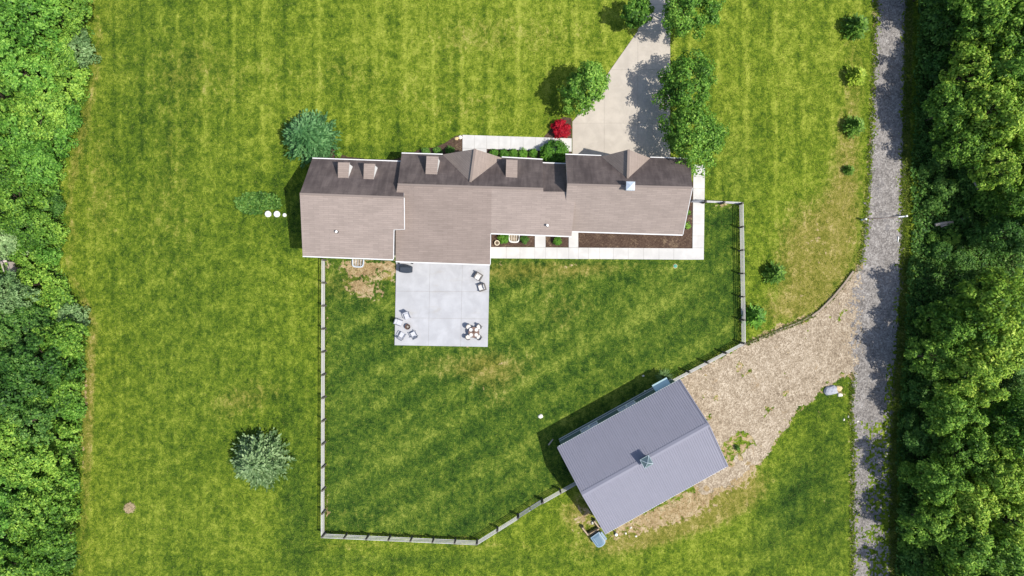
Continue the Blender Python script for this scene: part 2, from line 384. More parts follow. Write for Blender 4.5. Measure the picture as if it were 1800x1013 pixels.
def in_poly(X, Y, poly):
    inside = np.zeros(X.shape, bool); n = len(poly); j = n-1
    for i in range(n):
        xi, yi = poly[i]; xj, yj = poly[j]
        c = ((yi > Y) != (yj > Y)) & (X < (xj-xi)*(Y-yi)/((yj-yi) if abs(yj-yi) > 1e-9 else 1e-9)+xi)
        inside ^= c; j = i
    return inside
def dist_poly(X, Y, poly, closed=True):
    d = np.full(X.shape, 1e9); n = len(poly)
    for i in range(n if closed else n-1):
        ax, ay = poly[i]; bx, by = poly[(i+1) % n]
        L = (bx-ax)**2+(by-ay)**2+1e-9
        t = np.clip(((X-ax)*(bx-ax)+(Y-ay)*(by-ay))/L, 0, 1)
        d = np.minimum(d, np.hypot(X-ax-t*(bx-ax), Y-ay-t*(by-ay)))
    return d
def sd_poly(X, Y, poly):
    d = dist_poly(X, Y, poly); return np.where(in_poly(X, Y, poly), d, -d)
def vnoise(X, Y, sc, seed):         # value noise, numpy
    r = np.random.default_rng(seed); T = r.random((256, 256))
    x = X/sc; y = Y/sc; xi = np.floor(x).astype(int); yi = np.floor(y).astype(int)
    fx = x-xi; fy = y-yi; fx = fx*fx*(3-2*fx); fy = fy*fy*(3-2*fy)
    a = T[xi % 256, yi % 256]; b = T[(xi+1) % 256, yi % 256]; c = T[xi % 256, (yi+1) % 256]; d = T[(xi+1) % 256, (yi+1) % 256]
    return (a*(1-fx)+b*fx)*(1-fy)+(c*(1-fx)+d*fx)*fy
def fbm(X, Y, sc, seed, oct=3):
    s = 0; a = 1; tot = 0
    for k in range(oct):
        s = s+a*vnoise(X, Y, sc/2**k, seed+k); tot += a; a *= 0.55
    return s/tot
def sstep(v, a, b):
    t = np.clip((v-a)/(b-a), 0, 1); return t*t*(3-2*t)

# ------------------------------------------------------------------ ground: one sheet to the horizon
gx = np.concatenate([[-2500, -900, -300, -120, -80], np.arange(-62, 62.01, 0.25), [80, 120, 300, 900, 2500]])
gy = np.concatenate([[-2500, -900, -300, -120, -60], np.arange(-38, 38.01, 0.25), [60, 120, 300, 900, 2500]])
GX, GY = np.meshgrid(gx, gy); nx, ny = len(gx), len(gy)
PX = 900+GX/MPP; PY = 506.5-GY/MPP
V = np.stack([GX.ravel(), GY.ravel(), np.zeros(GX.size)], 1)
ii = (np.arange(ny-1)[:, None]*nx+np.arange(nx-1)[None]).ravel()
F = np.stack([ii, ii+1, ii+nx+1, ii+nx], 1)
gm = fastquads('ground', V, F, M['lawn'])
def blob(px, py, rx, ry, ang=0.0, p=1.0):
    c, s = cos(radians(ang)), sin(radians(ang))
    a = ((PX-px)*c+(PY-py)*s)/rx; b = (-(PX-px)*s+(PY-py)*c)/ry
    return np.exp(-(a*a+b*b)*p)
yard = sstep(sd_poly(PX, PY, YARD)+6*(fbm(PX, PY, 30, 5)-0.5), -5, 5)
lush = np.zeros(PX.shape); dry = np.zeros(PX.shape); dirt = np.zeros(PX.shape)
# greener grass outside the fence, low right and beside the left fence
lush += 0.9*blob(520, 860, 60, 260)+0.7*blob(1400, 880, 60, 160, 20)+0.6*blob(1440, 900, 60, 200)+0.5*blob(700, 1000, 400, 30)
lush += 0.9*blob(500, 380, 40, 100)+0.6*blob(660, 262, 140, 14)+0.5*blob(1270, 420, 30, 120)
lush += 0.35*blob(330, 600, 200, 500)+0.3*blob(250, 300, 120, 200)
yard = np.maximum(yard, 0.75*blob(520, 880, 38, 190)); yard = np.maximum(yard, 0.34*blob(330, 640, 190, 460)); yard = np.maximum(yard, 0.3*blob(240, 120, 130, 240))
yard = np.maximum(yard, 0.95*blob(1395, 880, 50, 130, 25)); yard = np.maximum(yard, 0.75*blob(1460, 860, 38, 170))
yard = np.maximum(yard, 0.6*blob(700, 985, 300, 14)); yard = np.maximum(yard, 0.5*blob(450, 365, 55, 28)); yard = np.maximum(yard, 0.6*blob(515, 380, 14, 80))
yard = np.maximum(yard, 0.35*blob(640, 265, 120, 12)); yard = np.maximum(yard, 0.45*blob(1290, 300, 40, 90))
dry += 1.0*blob(1430, 440, 70, 95, 20)+0.55*blob(1480, 330, 30, 120)+0.6*blob(1390, 540, 70, 35, -20)+0.45*blob(1500, 170, 25, 160)
dry += 0.45*blob(1050, 240, 30, 30)+0.5*blob(430, 700, 90, 40, -20)+0.35*blob(300, 360, 80, 180)+0.4*blob(170, 330, 40, 130)+0.45*blob(150, 700, 16, 160)
dry += 0.5*blob(620, 500, 70, 40)+0.45*blob(900, 480, 120, 22)+0.35*blob(1050, 470, 160, 14)+0.45*blob(820, 645, 130, 28)+0.35*blob(870, 680, 50, 70)
dry += 0.35*blob(1000, 540, 90, 60)+0.3*blob(640, 900, 100, 20)+1.2*blob(1180, 922, 140, 30, -18)+0.7*blob(1300, 860, 60, 30, -35)+0.8*blob(1020, 900, 36, 42, 30)
dry += 0.35*blob(900, 60, 200, 50)+0.3*blob(600, 130, 200, 60)+0.25*blob(800, 190, 160, 40)+0.3*blob(330, 120, 120, 100)
dry += 0.4*sstep(-np.abs(PX-(chain(LEFT_EDGE, PY)+10)), -16, 0)+0.35*blob(700, 960, 300, 10)
dry += 0.25*(fbm(PX, PY, 120, 21)-0.4)
dirt += 0.62*blob(630, 470, 62, 13)+0.55*blob(632, 508, 34, 12, 12)+0.45*blob(650, 490, 45, 40)+0.35*blob(690, 470, 12, 24)+0.42*blob(875, 462, 22, 9)+0.38*blob(990, 466, 50, 9)
dirt += 0.55*blob(1275, 362, 34, 4)+0.45*blob(877, 640, 12, 12)+0.55*blob(1030, 905, 28, 34, 30)+0.72*blob(1130, 918, 85, 24, -18)+0.72*blob(1225, 878, 64, 30, -30)+0.5*blob(1310, 838, 36, 20, -45)
dirt += 0.40*blob(1370, 575, 60, 9, -22)+0.42*blob(1405, 520, 14, 8)+0.35*blob(1440, 430, 30, 50)+0.5*blob(575, 900, 6, 45)+0.42*blob(575, 600, 5, 140)
dirt += 0.8*blob(228, 893, 9, 9)+0.65*blob(151, 700, 4, 60)+0.5*blob(146, 800, 3, 50)+0.5*blob(849, 686, 3, 12)+0.55*blob(1473, 686, 16, 12)+0.45*blob(1437, 728, 8, 9)+0.5*blob(1187, 470, 8, 6)
dirt += 0.45*blob(1304, 480, 4, 120)+0.3*blob(820, 600, 60, 16)
dirt += 0.36*sstep(-np.abs(PX-chain(ROAD_L, PY)+4), -16, 0)+0.34*sstep(-np.abs(PX-chain(ROAD_R, PY)-2), -12, 0)
dlot = sd_poly(PX, PY, LOT); dirt += 0.5*sstep(dlot, -13, 2)
dry += 1.0*((np.abs(PX-681.5) < 9.5) & (np.abs(PY-486.5) < 6.5))
lush -= 0.75*blob(960, 70, 260, 140)+0.4*blob(1380, 120, 140, 160)-0.35*blob(260, 120, 140, 160)
dirt = np.clip(dirt, 0, 0.95); dry = np.clip(dry, 0, 1); lush = np.clip(lush, -1, 1)
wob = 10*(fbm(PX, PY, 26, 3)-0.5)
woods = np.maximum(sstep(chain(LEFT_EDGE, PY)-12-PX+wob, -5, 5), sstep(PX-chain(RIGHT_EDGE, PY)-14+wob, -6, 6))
stripe = (1-yard)*np.where(PY < 330, 1.0, 0.55)*(1-sstep(PX, 1380, 1480)*0.6)
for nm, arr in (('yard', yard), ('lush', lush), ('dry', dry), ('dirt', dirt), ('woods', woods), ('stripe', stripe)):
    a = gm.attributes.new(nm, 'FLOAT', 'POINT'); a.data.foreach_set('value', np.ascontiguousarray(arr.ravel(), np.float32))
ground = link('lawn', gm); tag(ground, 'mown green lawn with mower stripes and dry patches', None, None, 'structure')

# ------------------------------------------------------------------ gravel sheets with ragged edges
def ragged(name, x0, x1, y0, y1, fn, z, mat, cell=1.5):
    xs = np.arange(x0, x1+cell, cell); ys = np.arange(y0, y1+cell, cell)
    XX, YY = np.meshgrid(xs, ys); n = len(xs)
    cx = XX[:-1, :-1]+cell/2; cy = YY[:-1, :-1]+cell/2
    keep = fn(cx, cy).ravel()
    k = 0.45*cell
    JX = XX+RNG.uniform(-k, k, XX.shape); JY = YY+RNG.uniform(-k, k, XX.shape)
    V = np.stack([(JX.ravel()-900)*MPP, (506.5-JY.ravel())*MPP, np.full(XX.size, z)], 1)
    ii = (np.arange(len(ys)-1)[:, None]*n+np.arange(n-1)[None]).ravel()
    F = np.stack([ii+n, ii+n+1, ii+1, ii], 1)[keep]
    used = np.unique(F); rm = np.full(len(V), -1); rm[used] = np.arange(len(used))
    return link(name, fastquads(name, V[used], rm[F], mat))
def road_fn(X, Y):
    l = chain(ROAD_L, Y); r = chain(ROAD_R, Y)
    d = np.minimum(X-l, r-X)+10*(fbm(X, Y, 16, 31)-0.5)+20*(vnoise(X, Y, 2.6, 37)-0.5)+(X < 0.5*(l+r))*np.exp(-((Y-570)/90)**2)*(34*(fbm(X, Y, 30, 39)-0.5)+26*(vnoise(X, Y, 4.0, 38)-0.5))
    mid = np.abs(X-(0.42*l+0.58*r)-4)           # grass crown in the lower part
    low = sstep(Y, 740, 860)
    hole = (low*1.0)*(0.7*fbm(X, Y, 24, 41)+1.0*vnoise(X, Y, 3.0, 43)-0.35*sstep(mid, 8, 26) > 1.0-0.16*sstep(Y, 780, 900))
    hole2 = (sstep(Y, 640, 720))*(np.abs(r-6-X) < 7)*(0.6*fbm(X, Y, 14, 47)+vnoise(X, Y, 3.0, 48) > 0.72)
    return (d > 0) & ~(hole > 0) & ~(hole2 > 0)
road = ragged('gravel_road', 1470, 1610, -700, 1700, road_fn, 0.012, M['gravel_grey'])
tag(road, 'pale grey gravel road running along the wood', None, None, 'structure')
def lot_fn(X, Y):
    d = sd_poly(X, Y, LOT)
    soft = sstep(Y-0.25*(X-1200), 560, 700)        # the lower side frays into dry grass, the upper stops at the timbers
    d = d+(6+20*soft)*(fbm(X, Y, 18, 51)-0.5)+(5+8*soft)*(fbm(X, Y, 5, 57, 2)-0.5)
    weeds = (fbm(X, Y, 20, 61)+0.4*fbm(X, Y, 6, 63)) > 0.80+0.22*(np.hypot(X-1296, Y-790) > 34)-0.5*np.exp(-((X-1296)**2+(Y-788)**2)/260)
    return (d > 0) & ~weeds
lot = ragged('gravel_parking_area', 1160, 1550, 450, 890, lot_fn, 0.007, M['gravel_tan'])
tag(lot, 'tan gravel parking area between shed and road', None, None, 'structure')
# ------------------------------------------------------------------ concrete: every slab its own piece
def slab(parent, pts, z1, mat, gap=0.010, z0=-0.05):
    ps = [P(*p) for p in pts]; c = sum(ps, Vector())/len(ps)
    q = []
    n = len(ps)
    for i in range(n):                       # inset by the joint
        a, b, d = ps[i-1], ps[i], ps[(i+1) % n]
        e1 = (b-a).normalized(); e2 = (d-b).normalized()
        n1 = Vector((-e1.y, e1.x, 0)); n2 = Vector((-e2.y, e2.x, 0))
        if (c-b).dot(n1) < 0: n1 = -n1
        if (c-b).dot(n2) < 0: n2 = -n2
        mm = n1+n2; q.append(b+mm*(gap/max(0.5, mm.dot(n1))))
    mb = MB(); mb.prism([(v.x, v.y) for v in q], z0, z1)
    return mb.build('slab', mat, parent)
def struct_root(name, label):
    return tag(empty(name), label, None, None, 'structure')
def lerp(a, b, t): return (a[0]+(b[0]-a[0])*t, a[1]+(b[1]-a[1])*t)
drv = struct_root('driveway', 'pale concrete driveway widening towards the garage')
for pts in ([(1142, -110), (1178, -110), (1178, -40), (1142, -40)], [(1142, -40), (1178, -40), (1178, 8), (1142, 8)],
            [(1142, 8), (1178, 8), (1178, 55), (1121, 55), (1121, 52), (1135, 32)],
            [(1121, 55), (1178, 55), (1178, 123), (1121, 123)], [(1121, 55), (1121, 123), (1073, 123)],
            [(1121, 123), (1178, 123), (1178, 217), (1121, 217)],
            [(1073, 123), (1121, 123), (1121, 217), (1062, 217), (1062, 139)],
            [(1062, 139), (1062, 217), (1006, 217), (1006, 214), (1016, 203)],
            [(1006, 217), (1062, 217), (1062, 300), (1006, 300)], [(1062, 217), (1121, 217), (1121, 300), (1062, 300)],
            [(1121, 217), (1178, 217), (1178, 300), (1121, 300)]):
    slab(drv, pts, 0.06, M['drive'])
fw = struct_root('front_walkway', 'white concrete walkway along the front of the house')
xs = [813, 834, 855.5, 877, 898, 919.5, 941, 962.5, 984, 1005]
def fy(x, t): return 237.5+(x-813)*0.032+t*23.5
for a, b in zip(xs[:-1], xs[1:]):
    slab(fw, [(a, fy(a, 0)), (b, fy(b, 0)), (b, fy(b, 1)), (a, fy(a, 1))], 0.10, M['walk'])
slab(fw, [(813, fy(813, 1)), (834, fy(834, 1)), (834, 297), (813, 297)], 0.10, M['walk'])
slab(fw, [(834, fy(834, 1)), (855.5, fy(855, 1)), (855.5, 297), (834, 297)], 0.10, M['walk'])
rw = struct_root('rear_walkway', 'white concrete walkway around the back of the house')
xs = [861, 890, 914, 940, 959, 979, 999.5, 1016.5, 1034, 1054, 1078, 1104, 1131, 1158, 1184, 1217]
def ry(x, t): return 434.5+(x-863)*0.0068+t*20
for a, b in zip(xs[:-1], xs[1:]):
    slab(rw, [(a, ry(a, 0)), (b, ry(b, 0)), (b, ry(b, 1)), (a, ry(a, 1))], 0.10, M['walk'])
def rx(y, t): return 1216.8+(436-y)*0.012+t*20.3
ys = [290, 311, 332, 353, 373, 394, 415, 436, 456.8]
for a, b in zip(ys[:-1], ys[1:]):
    slab(rw, [(rx(a, 0), a), (rx(a, 1), a), (rx(b, 1), b), (rx(b, 0), b)], 0.10, M['walk'])
for a, b in ((940, 959), (999.5, 1016.5)):
    slab(rw, [(a, 402), (b, 402), (b, ry(b, 0)), (a, ry(a, 0))], 0.10, M['walk'])
pt = struct_root('patio', 'large square pale concrete patio behind the house')
def pq(u, v):       # patio corner interpolation
    A, B, D, E = (697, 446), (861.5, 446), (857.5, 610), (693.8, 607)
    return lerp(lerp(A, B, u), lerp(E, D, u), v)
us = [0, 0.362, 0.708, 1]; vs = [0, 0.41, 0.70, 1]
for i in range(3):
    for j in range(3):
        slab(pt, [pq(us[i], vs[j]), pq(us[i+1], vs[j]), pq(us[i+1], vs[j+1]), pq(us[i], vs[j+1])], 0.12, M['patio'])

# joint filler under the slabs
def filler(parent, pts, z, mat):
    mb = MB(); ps = [P(*p) for p in pts]; mb.prism([(p.x, p.y) for p in ps], -0.04, z); return mb.build('joint_filler', mat, parent)
M['joint'] = plain('joint_sand', (0.24, 0.22, 0.19), 0.95, var=0.2)
filler(pt, [pq(.003, .003), pq(.997, .003), pq(.997, .997), pq(.003, .997)], 0.10, M['joint'])
filler(drv, [(1142.5, -109), (1177.5, -109), (1177.5, 299), (1006.5, 299), (1006.5, 214.5), (1074, 124), (1121.5, 56), (1142.5, 9)], 0.045, M['joint'])
filler(fw, [(813.4, fy(813, .02)), (1004.6, fy(1004, .02)), (1004.6, fy(1004, .98)), (813.4, fy(813, .98))], 0.085, M['joint'])
filler(rw, [(861.4, ry(861, .02)), (1237, ry(1237, .02)), (1236.6, ry(1237, .98)), (861.4, ry(861, .98))], 0.085, M['joint'])
filler(rw, [(rx(290, .02), 290.5), (rx(290, .98), 290.5), (rx(434, .98), 434), (rx(434, .02), 434)], 0.085, M['joint'])
# mulch beds
def bed(pts, label, z=0.03):
    mb = MB(); ps = [P(*p) for p in pts]; mb.prism([(p.x, p.y) for p in ps], -0.02, z)
    o = mb.build('mulch_bed', M['mulch']); tag(o, label, None, None, 'structure')
bed([(861, 400), (940, 400), (940, 434.5), (861, 434.5)], 'dark mulch bed with pot and shrubs beside the patio')
bed([(959, 400), (999.5, 400), (999.5, 435), (959, 435)], 'small square mulch bed with one shrub')
bed([(1016.5, 395), (1185, 395), (1185, 320), (1217.5, 320), (1217, 437), (1016.5, 436)], 'long bare mulch bed behind the garage')
bed([(855.5, 261), (1005, 265), (1005, 300), (855.5, 300)], 'narrow mulch bed under the boxwoods')
bed([(560, 262), (584, 261), (596, 270), (612, 276), (650, 280), (690, 281), (716, 274), (735, 264), (765, 259), (782, 252), (792, 245), (802, 239), (813, 237.5), (813, 297), (560, 297)], 'curved mulch bed along the front wall')
bed([(955, 242), (966, 230), (974, 216), (990, 206), (1005, 208), (1005, 243.5)], 'wedge of mulch under the red maple')

# ------------------------------------------------------------------ house
EYE = Vector((0, 0, CAMH))
class Plane:
    def __init__(s, a, b, c):
        s.p = a; s.n = (b-a).cross(c-a).normalized()
        if s.n.z < 0: s.n = -s.n
    def at(s, px, py):                     # survey pixel -> point of this roof plane
        d = P(px, py)-EYE; t = (s.p-EYE).dot(s.n)/d.dot(s.n); return EYE+d*t
    def z(s, x, y): return s.p.z-(s.n.x*(x-s.p.x)+s.n.y*(y-s.p.y))/s.n.z

HO = P(860, 375)
house = empty('house', HO, 0, 'long house with taupe shingle roof, front gables and dormers', 'house')

def roof_plane(name, pts, mat, thick=0.17, eave=(0, 1), parent=house, origin=HO, trim=None):
    """pts counter-clockwise seen from above; trim material on the cut edges"""
    n = len(pts); nn = Vector()
    for i in range(n):
        a, b = pts[i], pts[(i+1) % n]; nn += a.cross(b)
    if nn.z < 0: pts = list(reversed(pts)); nn = -nn
    nn.normalize()
    e = Vector((cos(radians(-1.9)), sin(radians(-1.9)), 0)) if eave is None else (pts[eave[1]]-pts[eave[0]])
    u = (e-nn*e.dot(nn)).normalized(); v = nn.cross(u)
    vs = [p-origin for p in pts]+[p-origin-Vector((0, 0, thick)) for p in pts]
    fs = [tuple(range(n)), tuple(range(2*n-1, n-1, -1))]+[(i, n+i, n+(i+1) % n, (i+1) % n) for i in range(n)]
    me = pymesh(name, vs, fs, [mat, trim or M['gutter']], [0, 1]+[1]*n)
    uvl = me.uv_layers.new(name='UVMap')
    for lp in me.loops:
        q = me.vertices[lp.vertex_index].co; uvl.data[lp.index].uv = (q.dot(u), q.dot(v))
    return link(name, me, parent)

def walls(name, FL, FR, RR, RL, GL, GR, inset=0.4, mat=None, parent=house, origin=HO):
    c = (FL+FR+RR+RL)/4
    def ins(p, d=inset):
        ax = (FR-FL).to_2d().normalized(); ay = Vector((-ax.y, ax.x)); q = (p-c).to_2d()
        a, b = q.dot(ax), q.dot(ay)
        a -= math.copysign(d, a) if abs(a) > d else 0; b -= math.copysign(d, b) if abs(b) > d*3 else 0
        r = ax*a+ay*b; return Vector((c.x+r.x, c.y+r.y, p.z))
    q = [ins(p) for p in (FL, FR, RR, RL)]; g = [ins(GL), ins(GR)]
    vs = [Vector((p.x, p.y, -0.1)) for p in q]+[Vector((p.x, p.y, p.z-0.15)) for p in q]+[Vector((p.x, p.y, p.z-0.25)) for p in g]
    fs = [(1, 0, 4, 5), (2, 1, 5, 9, 6), (3, 2, 6, 7), (0, 3, 7, 8, 4), (4, 8, 9, 5), (7, 6, 9, 8), (0, 1, 2, 3)]
    me = pymesh(name, [v-origin for v in vs], fs, mat or M['siding'])
    return link(name, me, parent), q

def strip(name, a, b, wdt, hgt, mat, dz=-0.06, out=None, parent=house, origin=HO):
    """a gutter or trim board from a to b"""
    d = b-a; L = d.length; rz = math.atan2(d.y, d.x); c = (a+b)/2+Vector((0, 0, dz))
    if out is not None: c += out
    mb = MB(); sl = math.asin(d.z/L)
    hx, hy, hz = L/2, wdt/2, hgt/2; vs = []
    for z in (-hz, hz):
        for x, y in ((-hx, -hy), (hx, -hy), (hx, hy), (-hx, hy)):
            p = Vector((x*cos(sl), y, z+x*sin(sl))); vs.append(c+Vector((p.x*cos(rz)-p.y*sin(rz), p.x*sin(rz)+p.y*cos(rz), p.z)))
    mb.add(vs, [(3, 2, 1, 0), (4, 5, 6, 7), (0, 1, 5, 4), (1, 2, 6, 5), (2, 3, 7, 6), (3, 0, 4, 7)])
    return mb.build(name, mat, parent, off=origin)

def window_at(c, nrm, wd, ht, parent=house, origin=HO, name='window', fmat=None):
    """window facing nrm (unit, horizontal): frame bars with the pane set behind them"""
    rz = math.atan2(nrm.y, nrm.x)+pi/2; c = Vector(c)+nrm*0.03
    ax = Vector((cos(rz), sin(rz), 0)); t = 0.09; mb = MB()
    for s in (-1, 1):
        mb.box(c+ax*(s*(wd/2)), (t, 0.09, ht+t), rz); mb.box(c+Vector((0, 0, s*ht/2)), (wd-t, 0.12, t), rz)
    mb.box(c, (wd-t, 0.06, 0.05), rz)
    f = mb.build(name, fmat or M['white'], parent, off=origin)
    g = MB(); g.box(c-nrm*0.02, (wd-t, 0.03, ht-t), rz); g.build('pane', M['glass'], f, off=origin)
    return f

UP = Vector((sin(radians(1.9)), cos(radians(1.9)), 0))       # out of the front wall
DN = -UP; RT = Vector((UP.y, -UP.x, 0)); LF = -RT
# left wing
aFL, aFR, aGL, aGR, aRL, aRR = P(549, 279, 3.2), P(708, 284.5, 3.2), P(527, 341, 6.8), P(710, 347.8, 6.8), P(532, 450, 5.3), P(691, 456, 5.3)
plAf = Plane(aFL, aFR, aGL); plAr = Plane(aGL, aGR, aRL)
aGR = plAr.at(710, 347.8)
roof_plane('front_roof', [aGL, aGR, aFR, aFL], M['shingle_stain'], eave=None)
roof_plane('rear_roof', [aGL, aRL, plAr.at(691, 456), plAr.at(692, 404), plAr.at(710.5, 403), aGR], M['shingle'], eave=None)
_, wq = walls('wall', aFL, aFR-RT*0.4, aRR-RT*0.3, aRL, aGL, plAr.at(697, 347.4))
for px in (580, 640): window_at(P(px, 282, 1.9)-UP*(-0.02)+DN*0.42+Vector((0, 0, -0.3)), UP, 1.2, 1.2)
for t in (0.3, 0.7):
    c = wq[3].lerp(wq[2], t); window_at(Vector((c.x, c.y, 3.9)), DN, 1.3, 1.2); window_at(Vector((c.x, c.y, 1.5)), DN, 1.3, 1.2)
c = wq[0].lerp(wq[3], 0.5); window_at(Vector((c.x, c.y, 4.2)), LF, 1.1, 1.2); window_at(Vector((c.x, c.y, 1.6)), LF, 1.4, 1.3)
# middle: front slope, and one long low rear slope over living room, sunroom and kitchen
bFL, bFR, bGL, bGR = P(706, 270, 3.1), P(954, 281, 3.1), P(699, 324.5, 6.5), P(955, 332.3, 6.5)
plBf = Plane(bFL, bFR, (bGL+bGR)/2); plBr = Plane(bGL, bGR, P(778, 462, 4.6))
cG1, cG2 = plBr.at(955, 337), plBr.at(1012, 337.5)
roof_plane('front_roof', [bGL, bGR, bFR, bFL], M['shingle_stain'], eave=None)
roof_plane('rear_roof', [plBr.at(*q) for q in ((699, 324.8), (686, 400), (686, 404), (695.5, 404.5), (695.5, 459.3), (861.5, 465), (863, 410), (864.5, 330.2))], M['shingle_old'], eave=None)
roof_plane('rear_roof', [plBr.at(*q) for q in ((864.5, 330.2), (863, 410), (1004.5, 415.2), (1012, 337.5), (955, 337), (955, 332.6))], M['shingle'], eave=None)
eA, eB, eC, eD = plBr.at(695.5, 459.3), plBr.at(861.5, 465), plBr.at(863, 410), plBr.at(1004.5, 415.2)
walls('wall', bFL+RT*0.2, plBf.at(866, 277), eB, eA, bGL+RT*0.3, plBr.at(866, 330))
walls('wall', plBf.at(863, 276)-UP*0.4, P(1004, 288, 3.1)-UP*0.4, eD, eC-RT*0.1, bGR-RT*5.0, cG2)
bq = eA.lerp(eB, 0.5); c_ = bq+UP*0.36
for t_w, nm_, w_, h_, z_ in ((-2.6, 'window', 1.3, 1.3, 1.75), (0.6, 'patio_door', 2.4, 2.05, 1.2), (3.2, 'window', 1.3, 1.3, 1.75)):
    window_at(Vector((c_.x, c_.y, z_))+RT*t_w, DN, w_, h_, name=nm_)
cq = eC.lerp(eD, 0.5)+UP*0.36
for t_w in (-2.4, 0.0, 2.6): window_at(Vector((cq.x, cq.y, 1.75))+RT*t_w, DN, 1.2, 1.25)
for t_w in (-2.4, 2.6): window_at(Vector((cq.x, cq.y, 4.1))+RT*t_w, DN, 1.1, 1.1)
cFL, cFR = P(953, 287, 3.1), P(997, 288.6, 3.1)
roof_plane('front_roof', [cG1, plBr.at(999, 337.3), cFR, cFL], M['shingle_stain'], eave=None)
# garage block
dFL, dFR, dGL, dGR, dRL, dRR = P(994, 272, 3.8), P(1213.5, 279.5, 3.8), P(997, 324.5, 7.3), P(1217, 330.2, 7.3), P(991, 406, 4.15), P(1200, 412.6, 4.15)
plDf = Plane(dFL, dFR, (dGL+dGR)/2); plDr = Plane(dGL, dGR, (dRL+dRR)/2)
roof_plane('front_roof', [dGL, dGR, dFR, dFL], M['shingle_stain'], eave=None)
roof_plane('rear_roof', [dGL, dRL, dRR, dGR], M['shingle'], eave=None)
_, dq = walls('wall', dFL, dFR, dRR, dRL, dGL, dGR)
for t in (0.35, 0.62, 0.85):
    c = dq[3].lerp(dq[2], t); window_at(Vector((c.x, c.y, 1.7)), DN, 1.2, 1.2)
c = dq[1].lerp(dq[2], 0.5); window_at(Vector((c.x, c.y, 1.7)), RT, 1.1, 1.2)
# garage doors below the front gable
for t in (0.12, 0.36):
    c = dq[0].lerp(dq[1], t+0.1); mb = MB(); rz = math.atan2(RT.y, RT.x)
    mb.box(Vector((c.x, c.y, 1.2))+UP*0.03, (2.5, 0.06, 2.3), rz); d = mb.build('garage_door', M['white'], house, off=HO)
    for k in range(4):
        m2 = MB(); m2.box(Vector((c.x, c.y, 0.36+k*0.56))+UP*0.075, (2.3, 0.03, 0.46), rz); m2.build('door_panel', M['white'], d, off=HO)
# front gables
def gable(peak, apex, lc, rc, pl, hp):
    A = pl.at(*apex); pk = P(peak[0], peak[1], A.z); L = pl.at(*lc); Rr = pl.at(*rc)
    roof_plane('gable_roof', [pk, A, L], M['shingle_gable'], eave=(0, 1), thick=0.15)
    roof_plane('gable_roof', [pk, A, Rr], M['shingle_gable'], eave=(0, 1), thick=0.15)
    i = 0.3; l2, r2, p2 = L.lerp(Rr, 0.06), L.lerp(Rr, 0.94), pk.copy()
    vs = []
    for d in (0.3, 0.6):
        o = -UP*d
        vs += [Vector((l2.x, l2.y, -0.05))+o, Vector((r2.x, r2.y, -0.05))+o, Vector((r2.x, r2.y, L.z-0.05))+o, Vector((p2.x, p2.y, p2.z-0.28))+o, Vector((l2.x, l2.y, L.z-0.05))+o]
    fs = [(0, 1, 2, 3, 4)[::-1], (5, 6, 7, 8, 9), (0, 1, 6, 5), (1, 2, 7, 6), (2, 3, 8, 7), (3, 4, 9, 8), (4, 0, 5, 9)]
    link('gable_wall', pymesh('gable_wall', [v-HO for v in vs], fs, M['siding']), house)
    window_at(pk-UP*0.28+Vector((0, 0, -1.6)), UP, 0.9, 1.0)
    strip('ridge_cap', pk, A, 0.22, 0.05, M['shingle_gable'], 0.03)
gable((835, 262), (827, 320.5), (778, 271.8), (882.5, 277.7), plBf, 0)
gable((1105, 263), (1103.5, 314), (1057, 275.2), (1143, 278), plDf, 0)
# front door under the gable
mb = MB(); c = P(845, 280, 0)-UP*0.32; mb.box(Vector((c.x, c.y, 1.1))+UP*0.35, (1.0, 0.08, 2.1), math.atan2(RT.y, RT.x)); mb.build('front_door', M['table'], house, off=HO)
# dormers
def dormer(fl, fr, br, bl, pl, hf):
    BL, BR = pl.at(*bl)+Vector((0, 0, 0.03)), pl.at(*br)+Vector((0, 0, 0.03)); FLp, FRp = P(*fl, hf), P(*fr, hf)
    d = MB(); i = 0.025
    l, r = FLp.lerp(FRp, i), FLp.lerp(FRp, 1-i); bl2, br2 = BL.lerp(BR, i), BL.lerp(BR, 1-i)
    l -= UP*0.14; r -= UP*0.14
    vs = [Vector((l.x, l.y, pl.z(l.x, l.y)-0.1)), Vector((r.x, r.y, pl.z(r.x, r.y)-0.1)), r-Vector((0, 0, 0.08)), l-Vector((0, 0, 0.08)), bl2-Vector((0, 0, 0.14)), br2-Vector((0, 0, 0.14))]
    d.add(vs, [(1, 0, 3, 2), (0, 4, 3), (1, 2, 5), (3, 4, 5, 2)])
    do = d.build('dormer', M['white'], house, off=HO)
    roof_plane('dormer_roof', [FLp, BL, BR, FRp], M['shingle_gable'], eave=None, thick=0.09, parent=do)
    c = (l+r)/2; zb = pl.z(c.x, c.y); h = c.z-zb
    window_at(Vector((c.x, c.y, zb+h*0.52)), UP, 0.75, h*0.62, parent=do, name='dormer_window')
dormer((594, 285.5), (614.6, 286), (612.6, 313.2), (594, 312.7), plAf, 5.35)
dormer((639.7, 287.5), (659.5, 288.3), (657, 315.4), (639, 314.8), plAf, 5.35)
dormer((749.8, 274.5), (770.8, 275.5), (768.4, 306.7), (748, 306), plBf, 5.35)
dormer((890, 280.5), (909.8, 281.4), (909.2, 312.6), (889, 311.6), plBf, 5.35)
